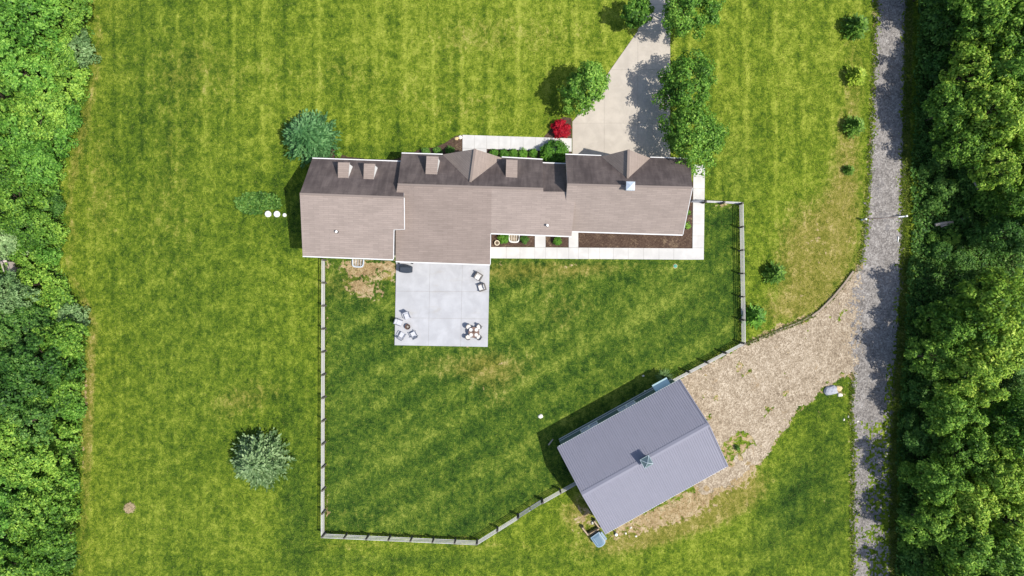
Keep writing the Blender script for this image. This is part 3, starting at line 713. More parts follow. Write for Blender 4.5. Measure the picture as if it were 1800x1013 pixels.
# gutters and trim
for a, b, o in ((aFL, aFR, UP), (bFL, P(778, 272.2, 3.1), UP), (P(882, 277, 3.1), bFR, UP), (cFL, cFR, UP), (dFL, P(1057, 274.6, 3.8), UP), (P(1143, 277.5, 3.8), dFR, UP),
                (aRL, aRR, DN), (eA, eB, DN), (eC, eD, DN), (P(1006, 406.6, 4.15), dRR, DN)):
    strip('gutter', a, b, 0.10, 0.12, M['gutter'], -0.07, o*0.055)
for a, b in ((plBr.at(862.2, 411), eB), (dGR, dRR), (aGR, plAr.at(710.5, 403)), (plAr.at(692, 404), plAr.at(691, 456)), (plAr.at(710.5, 403), plAr.at(692, 404))):
    s_ = RT if a.x > -4.5 else LF
    strip('rake_trim', a, b, 0.05, 0.2, M['gutter'], -0.10, RT*0.028)
for a, b, m_ in ((bGL, bGR, 'shingle'), (dGL, dGR, 'shingle'), (aGL, aGR, 'shingle')): strip('ridge_cap', a, b, 0.2, 0.05, M[m_], 0.015)
for a, b in ((P(571, 452, 5.2), P(571, 449, 0.1)), (P(857, 464, 4.5), P(857, 461, 0.15))):
    mb = MB(); mb.box(((a+b)/2)+UP*0.25, (0.09, 0.07, a.z-b.z)); mb.build('downspout', M['white'], house, off=HO)
# metal chimney on the garage ridge
c = P(1108.3, 327.2, 8.0); ch = MB(); ch.box((c.x, c.y, 7.0), (0.62, 0.62, 1.9), radians(-1.9)); cho = ch.build('chimney', M['galv'], house, off=HO)
cp = MB(); cp.box((c.x, c.y, 8.00), (0.82, 0.82, 0.10), radians(-1.9)); cp.box((c.x, c.y, 8.17), (0.80, 0.80, 0.22), radians(-1.9), 0, 0.05); cp.build('chimney_cap', M['galv'], cho, off=HO)
for px, py, pl in ((593, 408, plAr), (962, 397, plBr)):
    q = pl.at(px, py); mb = MB(); mb.lathe([(0.16, -0.12), (0.12, 0.03), (0.07, 0.05), (0.07, 0.38), (0.0, 0.38)], q, 12); mb.build('vent_pipe', M['black'], house, off=HO, smooth=True)
    mb = MB(); mb.lathe([(0.11, 0.36), (0.12, 0.42), (0.0, 0.46)], q, 12); mb.build('vent_cap', M['white'], house, off=HO)

# egress window wells against the rear walls
def window_well(c, wd, dp, label, mat):
    root = empty('window_well', (c.x, c.y, 0), radians(-1.9), label, 'window well')
    out = [(-wd/2, 0.0)]+[(wd/2*math.copysign(abs(cos(t))**0.45, cos(t)), -dp*abs(sin(t))**0.45) for t in np.linspace(pi, 2*pi, 13)]+[(wd/2, 0.0)]
    mb = MB(); n = len(out); k = 0.86
    inn = [(x*k, y*k if abs(y) > 1e-6 else 0) for x, y in out]
    vs = [(x, y, 0.0) for x, y in out]+[(x, y, 0.34) for x, y in out]+[(x, y, 0.34) for x, y in inn]+[(x, y, 0.05) for x, y in inn]
    fs = []
    for i in range(n-1): fs += [(i+n, i, i+1, i+n+1)[::-1], (n+i, n+i+1, 2*n+i+1, 2*n+i), (2*n+i, 2*n+i+1, 3*n+i+1, 3*n+i)]
    mb.add(vs, fs); mb.build('rim', mat, root)
    f = MB(); f.add([(x, y, 0.07) for x, y in inn], [tuple(range(n))]); f.build('floor', M['gravel_tan'], root)
    for s in (-0.22, 0.0, 0.22):
        b = MB(); b.box((s*wd, -dp*0.42, 0.30), (0.03, dp*0.8, 0.03)); b.build('bar', mat, root)
    return root
window_well(P(630.5, 456.5), 1.25, 0.85, 'grey window well with gravel floor in bare soil', M['galv'])
window_well(P(904, 411.5), 1.15, 0.95, 'white window well between two shrubs in mulch bed', M['fibre'])

# ------------------------------------------------------------------ shed
SC = Vector((13.13, -16.96, 0)); SA = radians(29.0)
shed = empty('shed', SC, SA, 'metal shed with grey lavender ribbed roof beside gravel', 'shed')
HL, HW, EZ, RZ, RY = 6.98, 4.98, 3.4, 5.7, 0.33
mb = MB(); iu, iv = HL-0.3, HW-0.14; zt = EZ-0.1
mb.add([(-iu, -iv, -.1), (iu, -iv, -.1), (iu, iv, -.1), (-iu, iv, -.1), (-iu, -iv, zt), (iu, -iv, zt), (iu, iv, zt), (-iu, iv, zt), (-iu, RY, RZ-.2), (iu, RY, RZ-.2)],
       [(0, 1, 5, 4), (1, 2, 6, 9, 5), (2, 3, 7, 6), (3, 0, 4, 8, 7), (4, 5, 9, 8), (6, 7, 8, 9)])
mb.build('wall', M['shed_wall'], shed)
def rib_panel(sign):
    pw = 2*HL/15; prof = []
    for k in range(4):
        x0 = k*pw/4; prof += [(x0, 0), (x0+0.06, 0), (x0+0.085, 0.05), (x0+0.125, 0.05), (x0+0.15, 0)]
    prof.append((pw-0.004, 0)); n = len(prof); dz = (RZ-EZ)
    vs = [(x, sign*HW, z) for x, z in prof]+[(x, RY+sign*0.06, z+dz*(1-0.06/HW)) for x, z in prof]
    vs += [(x, y, z-0.03-(0.0)) for x, y, z in vs[:n]]
    fs = []
    for i in range(n-1):
        fs.append((i, i+1, n+i+1, n+i) if sign < 0 else (i+1, i, n+i, n+i+1))
        fs.append((2*n+i, 2*n+i+1, i+1, i) if sign < 0 else (2*n+i+1, 2*n+i, i, i+1))
    return pymesh('roof_panel', vs, fs, M['roof_metal'])
for sgn in (-1, 1):
    me = rib_panel(sgn)
    for k in range(15): link('roof_panel', me, shed, (-HL+k*2*HL/15, 0, EZ))
mb = MB(); mb.add([(-HL-.03, RY-.26, RZ-.07), (HL+.03, RY-.26, RZ-.07), (HL+.03, RY, RZ+.06), (-HL-.03, RY, RZ+.06), (-HL-.03, RY+.26, RZ-.07), (HL+.03, RY+.26, RZ-.07)], [(0, 1, 2, 3), (3, 2, 5, 4)])
mb.build('ridge_cap', M['roof_metal'], shed)
for s in (-1, 1):                         # rake and eave trim
    for q in (-1, 1):
        a = Vector((s*(HL+0.03), q*(HW+0.02), EZ+0.02)); b = Vector((s*(HL+0.03), RY, RZ+0.04))
        strip('rake_trim', a, b, 0.12, 0.16, M['roof_metal'], -0.02, parent=shed, origin=Vector((0, 0, 0)))
    mb = MB(); mb.box((0, s*(HW+0.01), EZ-0.12), (2*HL, 0.05, 0.16)); mb.build('eave_trim', M['white'], shed)
    mb = MB(); mb.box((0, s*(iv+0.03), 0.95), (2*iu, 0.05, 0.06)); mb.build('wainscot_trim', M['fibre'], shed)
    mb = MB(); mb.box((0, s*(iv+0.025), 0.08), (2*iu, 0.04, 0.16)); mb.build('base_trim', M['fibre'], shed)
O0 = Vector((0, 0, 0)); YY = Vector((0, 1, 0)); XX = Vector((1, 0, 0))
for u_ in (-3.25, 1.15): 
    for du in (-0.5, 0.5): window_at((u_+du, iv, 1.75), YY, 0.9, 1.0, parent=shed, origin=O0)
mb = MB(); mb.box((5.25, iv+0.05, 1.05), (1.1, 0.08, 2.1)); do = mb.build('door', M['white'], shed)
mb = MB(); mb.lathe([(0.04, 0), (0.05, 0.04), (0, 0.06)], (5.65, iv+0.10, 1.0), 8); mb.build('handle', M['black'], do)
aw = MB(); aw.add([(4.4, iv, 2.75), (6.1, iv, 2.75), (6.1, iv+.75, 2.35), (4.4, iv+.75, 2.35), (4.4, iv, 2.68), (6.1, iv, 2.68), (6.1, iv+.75, 2.28), (4.4, iv+.75, 2.28)],
                [(0, 1, 2, 3), (7, 6, 5, 4), (3, 2, 6, 7), (0, 3, 7, 4), (2, 1, 5, 6)])
M['awn'] = plain('pale_aqua_awning', (0.42, 0.58, 0.60), 0.4)
aw.build('door_awning', M['awn'], shed)
for y_ in (-2.2, 2.2):
    mb = MB(); mb.box((iu+0.04, y_, 1.55), (0.07, 3.2, 3.0)); d = mb.build('overhead_door', M['white'], shed)
    for k in range(5):
        m2 = MB(); m2.box((iu+0.09, y_, 0.36+k*0.6), (0.04, 3.0, 0.5)); m2.build('door_panel', M['white'], d)
# cupola
cu = MB(); cu.box((-0.05, RY, RZ+0.30), (0.62, 0.62, 0.75)); cuo = cu.build('cupola', M['cupola'], shed)
cr = MB(); cr.box((-0.05, RY, RZ+0.72), (0.98, 0.98, 0.06)); cr.box((-0.05, RY, RZ+0.97), (0.9, 0.9, 0.44), 0, 0, 0.06); cr.build('cupola_roof', M['cupola'], cuo)
for sx, sy in ((1, 1), (1, -1), (-1, 1), (-1, -1)):
    h = MB(); h.tube([(-0.05+sx*0.45, RY+sy*0.45, RZ+0.76), (-0.05+sx*0.03, RY+sy*0.03, RZ+1.20)], 0.028, 6); h.build('hip_trim', M['galv'], cuo)
for s in (-1, 1):
    for k in range(3):
        h = MB(); h.box((-0.05, RY+s*0.32, RZ+0.35+k*0.11), (0.46, 0.03, 0.05)); h.build('louver', M['galv'], cuo)

# ------------------------------------------------------------------ fences
def board(mb_parent, a, b, zc, wd, ht, mat, name):
    d = b-a; L = d.length
    mb = MB(); mb.box(((a.x+b.x)/2, (a.y+b.y)/2, zc), (L, wd, ht), math.atan2(d.y, d.x)); return mb.build(name, mat, mb_parent, off=mb_parent.location)
def fence(name, label, tops, side, skip=(), FH=1.32, sp=2.35):
    """tops: survey pixels of the top rail; side +1/-1 puts the rails left/right of the posts"""
    pts = [P(x, y, FH) for x, y in tops]; root = empty(name, (pts[0].x, pts[0].y, 0), 0, label, 'fence')
    for i in range(len(pts)-1):
        a, b = Vector((pts[i].x, pts[i].y, 0)), Vector((pts[i+1].x, pts[i+1].y, 0)); L = (b-a).length
        n = max(1, round(L/sp)); dr = (b-a)/L; nr = Vector((-dr.y, dr.x, 0))*side
        for k in range(n+1):
            if k == n and i < len(pts)-2: continue
            p = a.lerp(b, k/n); mb = MB(); j = random.uniform(-.03, .03)
            mb.box((p.x, p.y, 0.75+j/2), (0.16, 0.16, 1.50+j), math.atan2(dr.y, dr.x)); mb.build('post', M['post'], root, off=root.location)
        for k in range(n):
            if (i, k) in skip: continue
            p, q = a.lerp(b, k/n), a.lerp(b, (k+1)/n); e = dr*0.006
            for zc in (0.25, 0.60, 0.95):
                board(root, p+nr*0.085+e, q+nr*0.085-e, zc+random.uniform(-.012, .012), 0.045, 0.10, M['rail'], 'rail')
            board(root, p+nr*0.085+e, q+nr*0.085-e, FH-0.04, 0.05, 0.10, M['rail'], 'rail')
    return root
fence('wooden_fence', 'grey wooden rail fence from house round to shed', [(567, 457), (566, 944), (838, 956.5), (910, 911.5)], -1)
fence('wooden_fence', 'short grey rail fence between metal gate and shed', [(954, 884), (1017, 848.5)], -1)
fence('wooden_fence', 'grey wooden rail fence between garage walk and gravel', [(1241, 354.5), (1305, 357.5), (1309, 604), (1180, 672)], 1)
# double metal gate in the diagonal run
def gate(a, b, label, h=1.25, arch=0.0):
    A, B = P(*a, h), P(*b, h); A.z = B.z = 0; d = B-A; L = d.length; u = d/L
    root = empty('metal_gate', A, math.atan2(u.y, u.x), label, 'gate')
    for x in (0.0, L):
        mb = MB(); mb.box((x, 0, h/2+0.08), (0.14, 0.14, h+0.16)); mb.build('post', M['black'], root)
    for s, e in ((0.1, L/2-0.03), (L/2+0.03, L-0.1)) if L > 2 else ((0.1, L-0.1),):
        n = 7; fr = MB()
        fr.tube([(s, 0, 0.12), (s, 0, h)]+[(s+(e-s)*t, 0, h+arch*sin(pi*t)) for t in np.linspace(0.1, 0.9, 7)]+[(e, 0, h), (e, 0, 0.12), (s, 0, 0.12)], 0.04, 6)
        lf = fr.build('gate_leaf', M['gate_metal'], root)
        for z in (0.4, 0.68, 0.96):
            m2 = MB(); m2.tube([(s, 0, z), (e, 0, z)], 0.028, 6); m2.build('bar', M['gate_metal'], lf)
gate((911, 911), (953, 884.5), 'dark double metal gate in the slanting fence by shed')
gate((1216, 352.5), (1240, 354), 'small grey arched gate across the white garage walk', 1.25, 0.15)

# timber edging along the gravel
root = empty('timber_edging', P(1410, 565), 0, 'low timber edging between lawn and gravel parking area', 'edging')
tp = [(1499, 477), (1482, 500), (1462, 524), (1440, 546), (1426, 556), (1398, 569), (1370, 580), (1342, 592), (1314, 604)]
for i, (a, b) in enumerate(zip(tp[:-1], tp[1:])):
    A, B = P(*a), P(*b); d = (B-A).normalized(); A += d*0.01; B -= d*0.01
    board(root, A, B, 0.11 if i < 4 else 0.05, 0.20 if i < 4 else 0.14, 0.22 if i < 4 else 0.12, M['timber'], 'timber')

# ------------------------------------------------------------------ vegetation builders
def leaf_quads(pos, nrm, size, rng, aspect=0.55, fold=0.15):
    """one folded rhombic leaf spray per position; nrm is the way its face looks"""
    n = len(pos)
    nrm = nrm/np.maximum(np.linalg.norm(nrm, axis=1, keepdims=True), 1e-6)
    t = rng.normal(size=(n, 3)); t -= nrm*np.sum(t*nrm, 1, keepdims=True); t /= np.maximum(np.linalg.norm(t, axis=1, keepdims=True), 1e-6)
    b = np.cross(nrm, t); s = size[:, None] if isinstance(size, np.ndarray) else size
    V = np.stack([pos-t*s*0.5, pos+b*s*0.5*aspect+nrm*s*fold, pos+t*s*0.5, pos-b*s*0.5*aspect+nrm*s*fold], 1).reshape(-1, 3)
    F = np.arange(4*n).reshape(n, 4); return V, F
def unit(rng, n):
    d = rng.normal(size=(n, 3)); return d/np.linalg.norm(d, axis=1, keepdims=True)

def broadleaf_crown(R, hz, zc, seed, npuff, nleaf, lsize, puff=0.30, low=-0.45, rough=0.22):
    """a crown of many leafy clumps set through an uneven dome"""
    rng = np.random.default_rng(seed)
    ph = rng.uniform(0, 2*pi, 6)
    def lump(d):
        a = np.arctan2(d[:, 1], d[:, 0])
        return 1+rough*(0.5*np.sin(2*a+ph[0])*(1-d[:, 2]**2)+0.45*np.sin(3*a+ph[1]+2*d[:, 2])+0.4*np.sin(5*a+ph[2]-3*d[:, 2])+0.3*np.sin(9*a+ph[3]+4*d[:, 2]))
    d = unit(rng, npuff*4); d = d[d[:, 2] > low][:npuff]
    k = rng.uniform(0.45, 1.04, len(d))**0.55
    pc = d*(k*lump(d))[:, None]*np.array([R*(1-puff*0.6), R*(1-puff*0.6), hz*(1-puff*0.5)])+np.array([0, 0, zc])
    pr = rng.uniform(0.55, 1.25, len(d))*puff*R
    Vs, Ns, Ss = [], [], []
    for c, r, dd in zip(pc, pr, d):
        m = max(6, int(nleaf*(r/(puff*R))**2)); u = unit(rng, m); u[:, 2] = np.abs(u[:, 2])*0.9+u[:, 2]*0.1
        rr = r*rng.uniform(0.5, 1.08, m)**0.5
        ph2 = rng.uniform(0, 6.28); a = np.arctan2(u[:, 1], u[:, 0]); rr = rr*(1+0.22*np.sin(4*a+ph2)+0.15*np.sin(7*a-ph2))
        Vs.append(c+u*rr[:, None]*np.array([1, 1, 0.75])); Ns.append(u*0.8+dd*0.35+rng.normal(size=(m, 3))*0.42+np.array([0, 0, 0.45]))
        Ss.append(rng.uniform(0.65, 1.35, m)*lsize)
    return leaf_quads(np.concatenate(Vs), np.concatenate(Ns), np.concatenate(Ss), rng), pc

def trunk_mesh(name, h, r, targets, seed):
    rng = random.Random(seed); mb = MB()
    pts = [(0, 0, -0.1), (rng.uniform(-.05, .05), rng.uniform(-.05, .05), h*0.35), (rng.uniform(-.12, .12), rng.uniform(-.12, .12), h*0.7), (rng.uniform(-.15, .15), rng.uniform(-.15, .15), h)]
    mb.tube(pts, [r*1.25, r, r*0.7, r*0.25], 8)
    return mb.mesh(name, M['bark'], True), pts
def limb_mesh(pts, tg, r):
    s = Vector(pts[1]).lerp(Vector(pts[2]), 0.3+0.5*random.random()); e = Vector(tg); m = s.lerp(e, 0.5)+Vector((0, 0, 0.12*(e-s).length))
    return MB().tube([s, m, e], [r*0.55, r*0.35, r*0.1], 6).mesh('limb', M['bark'], True)

class TreeKind:
    """meshes of one tree, placed any number of times"""
    def __init__(s, R, hz, zc, seed, npuff, nleaf, lsize, mat, puff=0.30, trunk=0.16, nlimb=5, low=-0.45, rough=0.22):
        (V, F), pc = broadleaf_crown(R, hz, zc, seed, npuff, nleaf, lsize, puff, low, rough)
        s.crown = fastquads('crown', V, F, M[mat]); s.R = R; s.zc = zc
        s.trunk, pts = trunk_mesh('trunk', zc*1.15, trunk, None, seed)
        random.seed(seed); sel = random.sample(range(len(pc)), min(nlimb, len(pc))); s.limbs = [limb_mesh(pts, pc[i], trunk) for i in sel]
    def place(s, name, x, y, label, cat, group=None, scale=1.0, rz=0.0, mat=None, z=0.0):
        o = empty(name, (x, y, z), rz, label, cat, group); o.scale = (scale, scale, scale)
        link('trunk', s.trunk, o)
        for l in s.limbs: link('limb', l, o)
        c = link('crown', s.crown, o)
        if mat:
            c.material_slots[0].link = 'OBJECT'; c.material_slots[0].material = M[mat]
        return o
def ground_of(px, py, h):        # where a thing stands whose middle, h above ground, shows at this survey pixel
    p = P(px, py, h); return p.x, p.y

# ---- trees beside the driveway
for (px, py, R, zc, hz, sd_, label) in (
    (1030, 155, 2.45, 3.5, 2.6, 1, 'leafy green tree on lawn near the red maple with long shadow'),
    (1121, 24, 1.60, 2.6, 1.7, 2, 'small green tree at the narrow end of driveway'),
    (1210, 24, 2.75, 4.1, 2.7, 3, 'broad leafy tree across from the small driveway tree'),
    (1207, 150, 3.00, 4.0, 2.8, 4, 'large leafy tree shading middle of the driveway edge'),
    (1217, 241, 3.35, 4.1, 2.9, 5, 'large leafy tree overhanging garage roof corner')):
    k = TreeKind(R, hz, zc, 100+sd_, int(44*R), int(75), 0.24, 'leaf_tree', 0.185, 0.13, 5, -0.5, 0.26)
    x, y = ground_of(px, py, zc*0.97); k.place('leafy_tree', x, y, label, 'tree', 'trees beside the driveway')

# ---- rounded shrubs
SH = {}
def shrub_kind(key, R, hz, mat, seed, npuff=34, nleaf=60, ls=0.10, puff=0.32):
    rng = np.random.default_rng(seed); (V, F), pc = broadleaf_crown(R, hz, hz*0.75, seed, npuff, nleaf, ls, puff, -0.5, 0.08)
    stem = MB().tube([(0, 0, -0.05), (0.02, 0, hz*0.5), (0, 0.02, hz*0.9)], [0.05, 0.04, 0.02], 6).mesh('stem', M['bark'], True)
    SH[key] = (fastquads('foliage', V, F, M[mat]), stem)
def shrub(name, key, px, py, label, group=None, scale=1.0, h=0.4, cat='shrub', rz=None, xy=None):
    x, y = xy if xy else ground_of(px, py, h)
    o = empty(name, (x, y, 0), random.uniform(0, 6.28) if rz is None else rz, label, cat, group); o.scale = (scale,)*3
    link('foliage', SH[key][0], o); link('stem', SH[key][1], o); return o
shrub_kind('box', 0.50, 0.45, 'leaf_box', 301); shrub_kind('box2', 0.52, 0.5, 'leaf_box', 302)
shrub_kind('round', 1.52, 1.15, 'leaf_box', 303, 80, 90, 0.17, 0.22)
shrub_kind('red', 1.0, 0.8, 'leaf_red', 304, 60, 70, 0.15, 0.24)
shrub_kind('darkshrub', 0.60, 0.55, 'leaf_dark', 305); shrub_kind('plant', 0.42, 0.3, 'leaf_mid', 306, 24, 40, 0.12)
shrub('round_shrub', 'round', 974, 269, 'big rounded bright green shrub next to the driveway', h=0.9)
shrub('red_maple', 'red', 986, 226, 'crimson red dwarf maple in wedge of mulch', h=0.8, cat='maple')
for i, px in enumerate((868, 886, 902, 918.5, 937)):
    shrub('boxwood', ('box', 'box2')[i % 2], px, 270, 'clipped boxwood ball in the row under the front eave', 'row of clipped boxwoods', 1.05, 0.4)
for px, py in ((748, 268), (769, 267), (791, 265)):
    shrub('dark_shrub', 'darkshrub', px, py, 'low dark green shrub in shade of the front wall', 'dark shrubs along the front wall', 0.9)
shrub('leafy_shrub', 'plant', 593, 272, 'small leafy plant in mulch beside the blue spruce')
shrub('leafy_shrub', 'box2', 885, 420.5, 'round green shrub between cream pot and window well', scale=1.1)
shrub('leafy_shrub', 'darkshrub', 922, 421.5, 'dark green shrub between white window well and walkway strip', scale=0.85)
shrub('leafy_shrub', 'box', 980, 424, 'lone round green shrub in small square bed', scale=1.0)
shrub('leafy_shrub', 'plant', 1209, 395, 'green leafy clump in mulch beside garage corner', scale=1.0)
shrub('leafy_shrub', 'plant', 1212, 374, 'yellowish small plant by the garage side wall', scale=0.7)
shrub('weed_clump', 'plant', 1296, 789, 'green weeds growing through gravel beside shed corner', scale=0.8, cat='weeds')

# ---- conifers seen from above: whorls of pointed sprays
def conifer(R, H, seed, tiers, per, spray, mat, droop=0.12, nl=0.34, wdt=0.20, bare=0.0, power=0.75):
    rng = np.random.default_rng(seed); Q = []
    for i in range(tiers):
        t = i/(tiers-1); z = 0.25+(H-0.35)*t; L = max(0.10, R*(1-t)**power)
        nb = max(4, int(per*(0.35+0.65*(1-t))))
        for k in range(nb):
            a = 2*pi*(k+rng.uniform(-.35, .35))/nb+i*2.399; l = L*rng.uniform(0.68, 1.10)
            m = max(3, int(spray*(0.35+0.65*l/R)))
            for f in np.linspace(0.25 if l > 0.6 else 0.05, 1.0, m):
                zz = z-droop*l*f+0.16*l*f*f+rng.uniform(-.05, .05); rad = l*f
                bx, by = rad*cos(a), rad*sin(a)
                for sgn in ((-1, 1) if f < 0.99 else (0,)):
                    aa = a+sgn*rng.uniform(0.1, 1.15); ln = nl*rng.uniform(0.7, 1.25)*(1.1-0.35*f); w_ = ln*wdt
                    up = rng.uniform(-0.15, 0.5)*ln
                    ox, oy = cos(aa)*ln, sin(aa)*ln; px_, py_ = -sin(aa)*w_, cos(aa)*w_
                    Q.append([(bx, by, zz), (bx+ox*0.55+px_, by+oy*0.55+py_, zz+up*0.35+0.02), (bx+ox, by+oy, zz+up), (bx+ox*0.55-px_, by+oy*0.55-py_, zz+up*0.35-0.02)])
    V = np.array(Q).reshape(-1, 3); F = np.arange(len(V)).reshape(-1, 4)
    tr = MB().tube([(0, 0, -0.1), (0, 0, H*0.5), (0, 0, H*0.97)], [0.06*R+0.04, 0.035*R+0.02, 0.012], 8).mesh('trunk', M['bark'], True)
    return fastquads('needles', V, F, M[mat]), tr
def place_conifer(kind, name, px, py, h, label, cat='tree', group=None, scale=1.0, rz=0.0):
    x, y = ground_of(px, py, h); o = empty(name, (x, y, 0), rz, label, cat, group); o.scale = (scale,)*3
    link('needles', kind[0], o); link('trunk', kind[1], o); return o
place_conifer(conifer(2.85, 5.0, 401, 24, 19, 11, 'needle_blue', 0.12, 0.50, 0.21, 0, 0.58), 'spruce_tree', 541, 241, 2.0, 'blue green spruce touching the dormered end of house', 'spruce')
place_conifer(conifer(3.05, 4.8, 402, 21, 18, 11, 'needle_sage', 0.06, 0.50, 0.22, 0, 0.52), 'spruce_tree', 455.5, 812, 2.0, 'sage green spruce alone on open lawn outside the yard fence', 'spruce')
kY = conifer(1.15, 2.2, 403, 13, 11, 7, 'needle_dark', 0.1, 0.36, 0.24, 0, 0.75); kL = conifer(1.05, 2.0, 404, 12, 11, 7, 'needle_lime', 0.05, 0.36, 0.28, 0, 0.7)
place_conifer(kY, 'young_pine', 1506, 46, 1.0, 'largest dark young pine on the road verge', 'pine', 'young pines on the road verge', 1.15)
place_conifer(kL, 'young_pine', 1506, 132, 0.9, 'yellow green young pine on the road verge', 'pine', 'young pines on the road verge', 1.0, 1.0)
place_conifer(kY, 'young_pine', 1504, 221, 0.9, 'dark young pine on verge between yellow green pine and seedling', 'pine', 'young pines on the road verge', 0.95, 2.0)
place_conifer(kY, 'young_pine', 1493, 299, 0.4, 'tiny dark pine seedling on the road verge', 'pine', 'young pines on the road verge', 0.5, 3.0)
place_conifer(kY, 'young_pine', 1364, 480, 0.9, 'dark young pine alone on dry lawn outside the fence', 'pine', None, 0.98, 4.0)
place_conifer(conifer(1.2, 2.4, 405, 13, 11, 7, 'leaf_box', 0.1, 0.38, 0.3, 0, 0.7), 'young_pine', 1328, 557, 1.0, 'bright green young pine touching the rail fence', 'pine')

# ---- the two woods
KB = [TreeKind(3.4, 3.4, 4.9, 200+i, 150, 72, 0.30, 'leaf_mid', 0.165, 0.16, 5, -0.35, 0.34) for i in range(4)]
KG = [TreeKind(5.0, 4.2, 6.2, 210+i, 230, 85, 0.32, 'leaf_mid', 0.135, 0.24, 6, -0.30, 0.34) for i in range(3)]
KS = [TreeKind(1.7, 1.3, 1.25, 220+i, 60, 46, 0.24, 'leaf_mid', 0.24, 0.07, 3, -0.6, 0.28) for i in range(4)]
LBL = {'leaf_mid': 'mid green', 'leaf_bright': 'lime green', 'leaf_green': 'fresh green', 'leaf_dark': 'dark green', 'leaf_pale': 'pale sage green'}
def ZS(side, K, i):      # height factor of each tree
    if side == 'R' and K is not KS: return (1.16, 1.30, 1.22, 1.34, 1.18, 1.26)[(i*7) % 6]
    return (0.82, 1.12, 0.95, 1.22, 0.88, 1.05)[(i*7) % 6]
def wood_tree(px, py, Rpx, mat, side, i):
    R = Rpx*MPP*(0.89 if side == 'L' else 0.86); K = KG if R > 3.9 else (KB if R > 2.2 else KS); k = K[i % len(K)]; sc = R/k.R
    x, y = ground_of(px, py, k.zc*sc*0.98*ZS(side, K, i))
    if side == 'L':
        spot = 'across from front lawn' if py < 270 else 'level with the house' if py < 480 else 'across from the patio' if py < 640 else 'across from the fenced yard'
        where = ('on the lawn edge of lawnside wood, ' if px > 84 else 'inside the lawnside wood, ')+spot
    else:
        spot = 'across from driveway' if py < 280 else 'across from garage' if py < 470 else 'across from gravel parking' if py < 700 else 'across from shed'
        where = ('on the road edge of roadside wood, ' if px < 1672 else 'inside the roadside wood, ')+spot
    nm, ct = ('woodland_shrub', 'shrub') if K is KS else ('woodland_tree', 'tree')
    size = 'bushy shrub' if K is KS else ('broadleaf tree' if K is KB else 'large broadleaf tree')
    ob_ = k.place(nm, x, y, '%s %s %s' % (LBL[mat], size, where), ct, '%s %s' % (LBL[mat]+' '+size+'s', where), sc, (i*2.4) % 6.28, mat)
    ob_.scale.z = sc*ZS(side, K, i)
m, b, d, p = 'leaf_mid', 'leaf_bright', 'leaf_dark', 'leaf_pale'
LEFT = [(95, -45, 60, m), (20, -20, 70, b), (118, 18, 44, m), (60, 40, 55, b), (10, 70, 55, b), (140, 88, 34, p), (95, 95, 45, m), (40, 130, 55, b), (120, 145, 40, m), (-10, 170, 60, m), (75, 185, 52, m),
        (112, 205, 36, b), (25, 235, 55, b), (92, 245, 38, b), (60, 290, 48, b), (-8, 310, 50, m), (88, 300, 26, m), (20, 350, 46, m), (70, 345, 40, m), (95, 360, 22, d), (55, 400, 42, m), (92, 410, 26, m), (10, 420, 40, p), (85, 450, 24, b), (50, 450, 34, m),
        (60, 500, 40, m), (100, 505, 26, m), (20, 520, 42, p), (95, 540, 40, m), (125, 560, 32, p), (45, 575, 52, d), (110, 600, 42, m), (-5, 610, 55, d), (70, 640, 55, d), (125, 645, 28, b), (20, 680, 60, d), (95, 690, 46, m), (128, 720, 24, b), (55, 740, 55, d), (0, 770, 55, m),
        (105, 770, 38, m), (60, 810, 52, m), (20, 850, 55, b), (100, 845, 40, m), (70, 900, 52, m), (112, 905, 28, m), (10, 940, 58, b), (85, 960, 48, m), (115, 985, 26, d), (40, 1010, 58, m), (95, 1040, 40, m), (-20, 880, 40, m), (-25, 500, 45, m), (-30, 240, 45, m), (-35, 90, 45, m), (-30, 700, 50, d), (-30, 1000, 50, m)]
for i, (x, y, r, mt) in enumerate(LEFT): wood_tree(x, y, r, 'leaf_green' if mt == b else mt, 'L', i)
RIGHT = [(1650, -30, 50, d), (1740, -35, 80, m), (1820, -10, 70, m), (1660, 40, 42, d), (1715, 50, 52, m), (1782, 40, 62, m), (1712, 125, 60, b), (1770, 120, 62, m), (1655, 120, 40, d), (1838, 110, 55, m), (1668, 195, 48, m), (1740, 205, 62, b), (1800, 215, 56, b), (1690, 260, 44, m),
         (1755, 285, 56, b), (1820, 300, 50, m), (1790, 350, 48, m), (1740, 355, 38, m), (1700, 320, 30, d), (1765, 415, 44, d), (1830, 410, 48, m), (1720, 415, 26, d), (1690, 380, 22, d), (1660, 330, 24, d), (1650, 285, 22, d), (1655, 440, 22, d), (1690, 455, 24, d), (1640, 360, 17, d), (1672, 418, 18, m), (1634, 250, 18, d), (1632, 200, 18, d), (1628, 300, 15, d), (1640, 420, 14, m),
         (1730, 535, 62, b), (1790, 530, 50, b), (1680, 575, 50, m), (1740, 600, 60, b), (1640, 560, 36, m), (1640, 630, 44, m), (1700, 655, 56, b), (1790, 640, 34, d), (1835, 600, 50, m), (1625, 690, 36, d), (1665, 720, 46, m), (1780, 740, 58, m), (1725, 745, 38, d), (1835, 720, 50, m), (1625, 770, 38, d), (1690, 790, 48, m), (1750, 830, 56, b), (1810, 830, 52, m),
         (1640, 840, 44, m), (1700, 880, 52, b), (1775, 910, 56, b), (1630, 920, 44, m), (1690, 960, 50, m), (1750, 985, 56, m), (1620, 990, 36, d), (1820, 960, 50, m), (1660, 1040, 50, m), (1730, 1060, 56, m), (1800, 1050, 56, m), (1598, 740, 20, d), (1596, 830, 20, m), (1594, 900, 18, d), (1596, 960, 20, m)]
for i, (x, y, r, mt) in enumerate(RIGHT): wood_tree(x, y, r, mt, 'R', i)

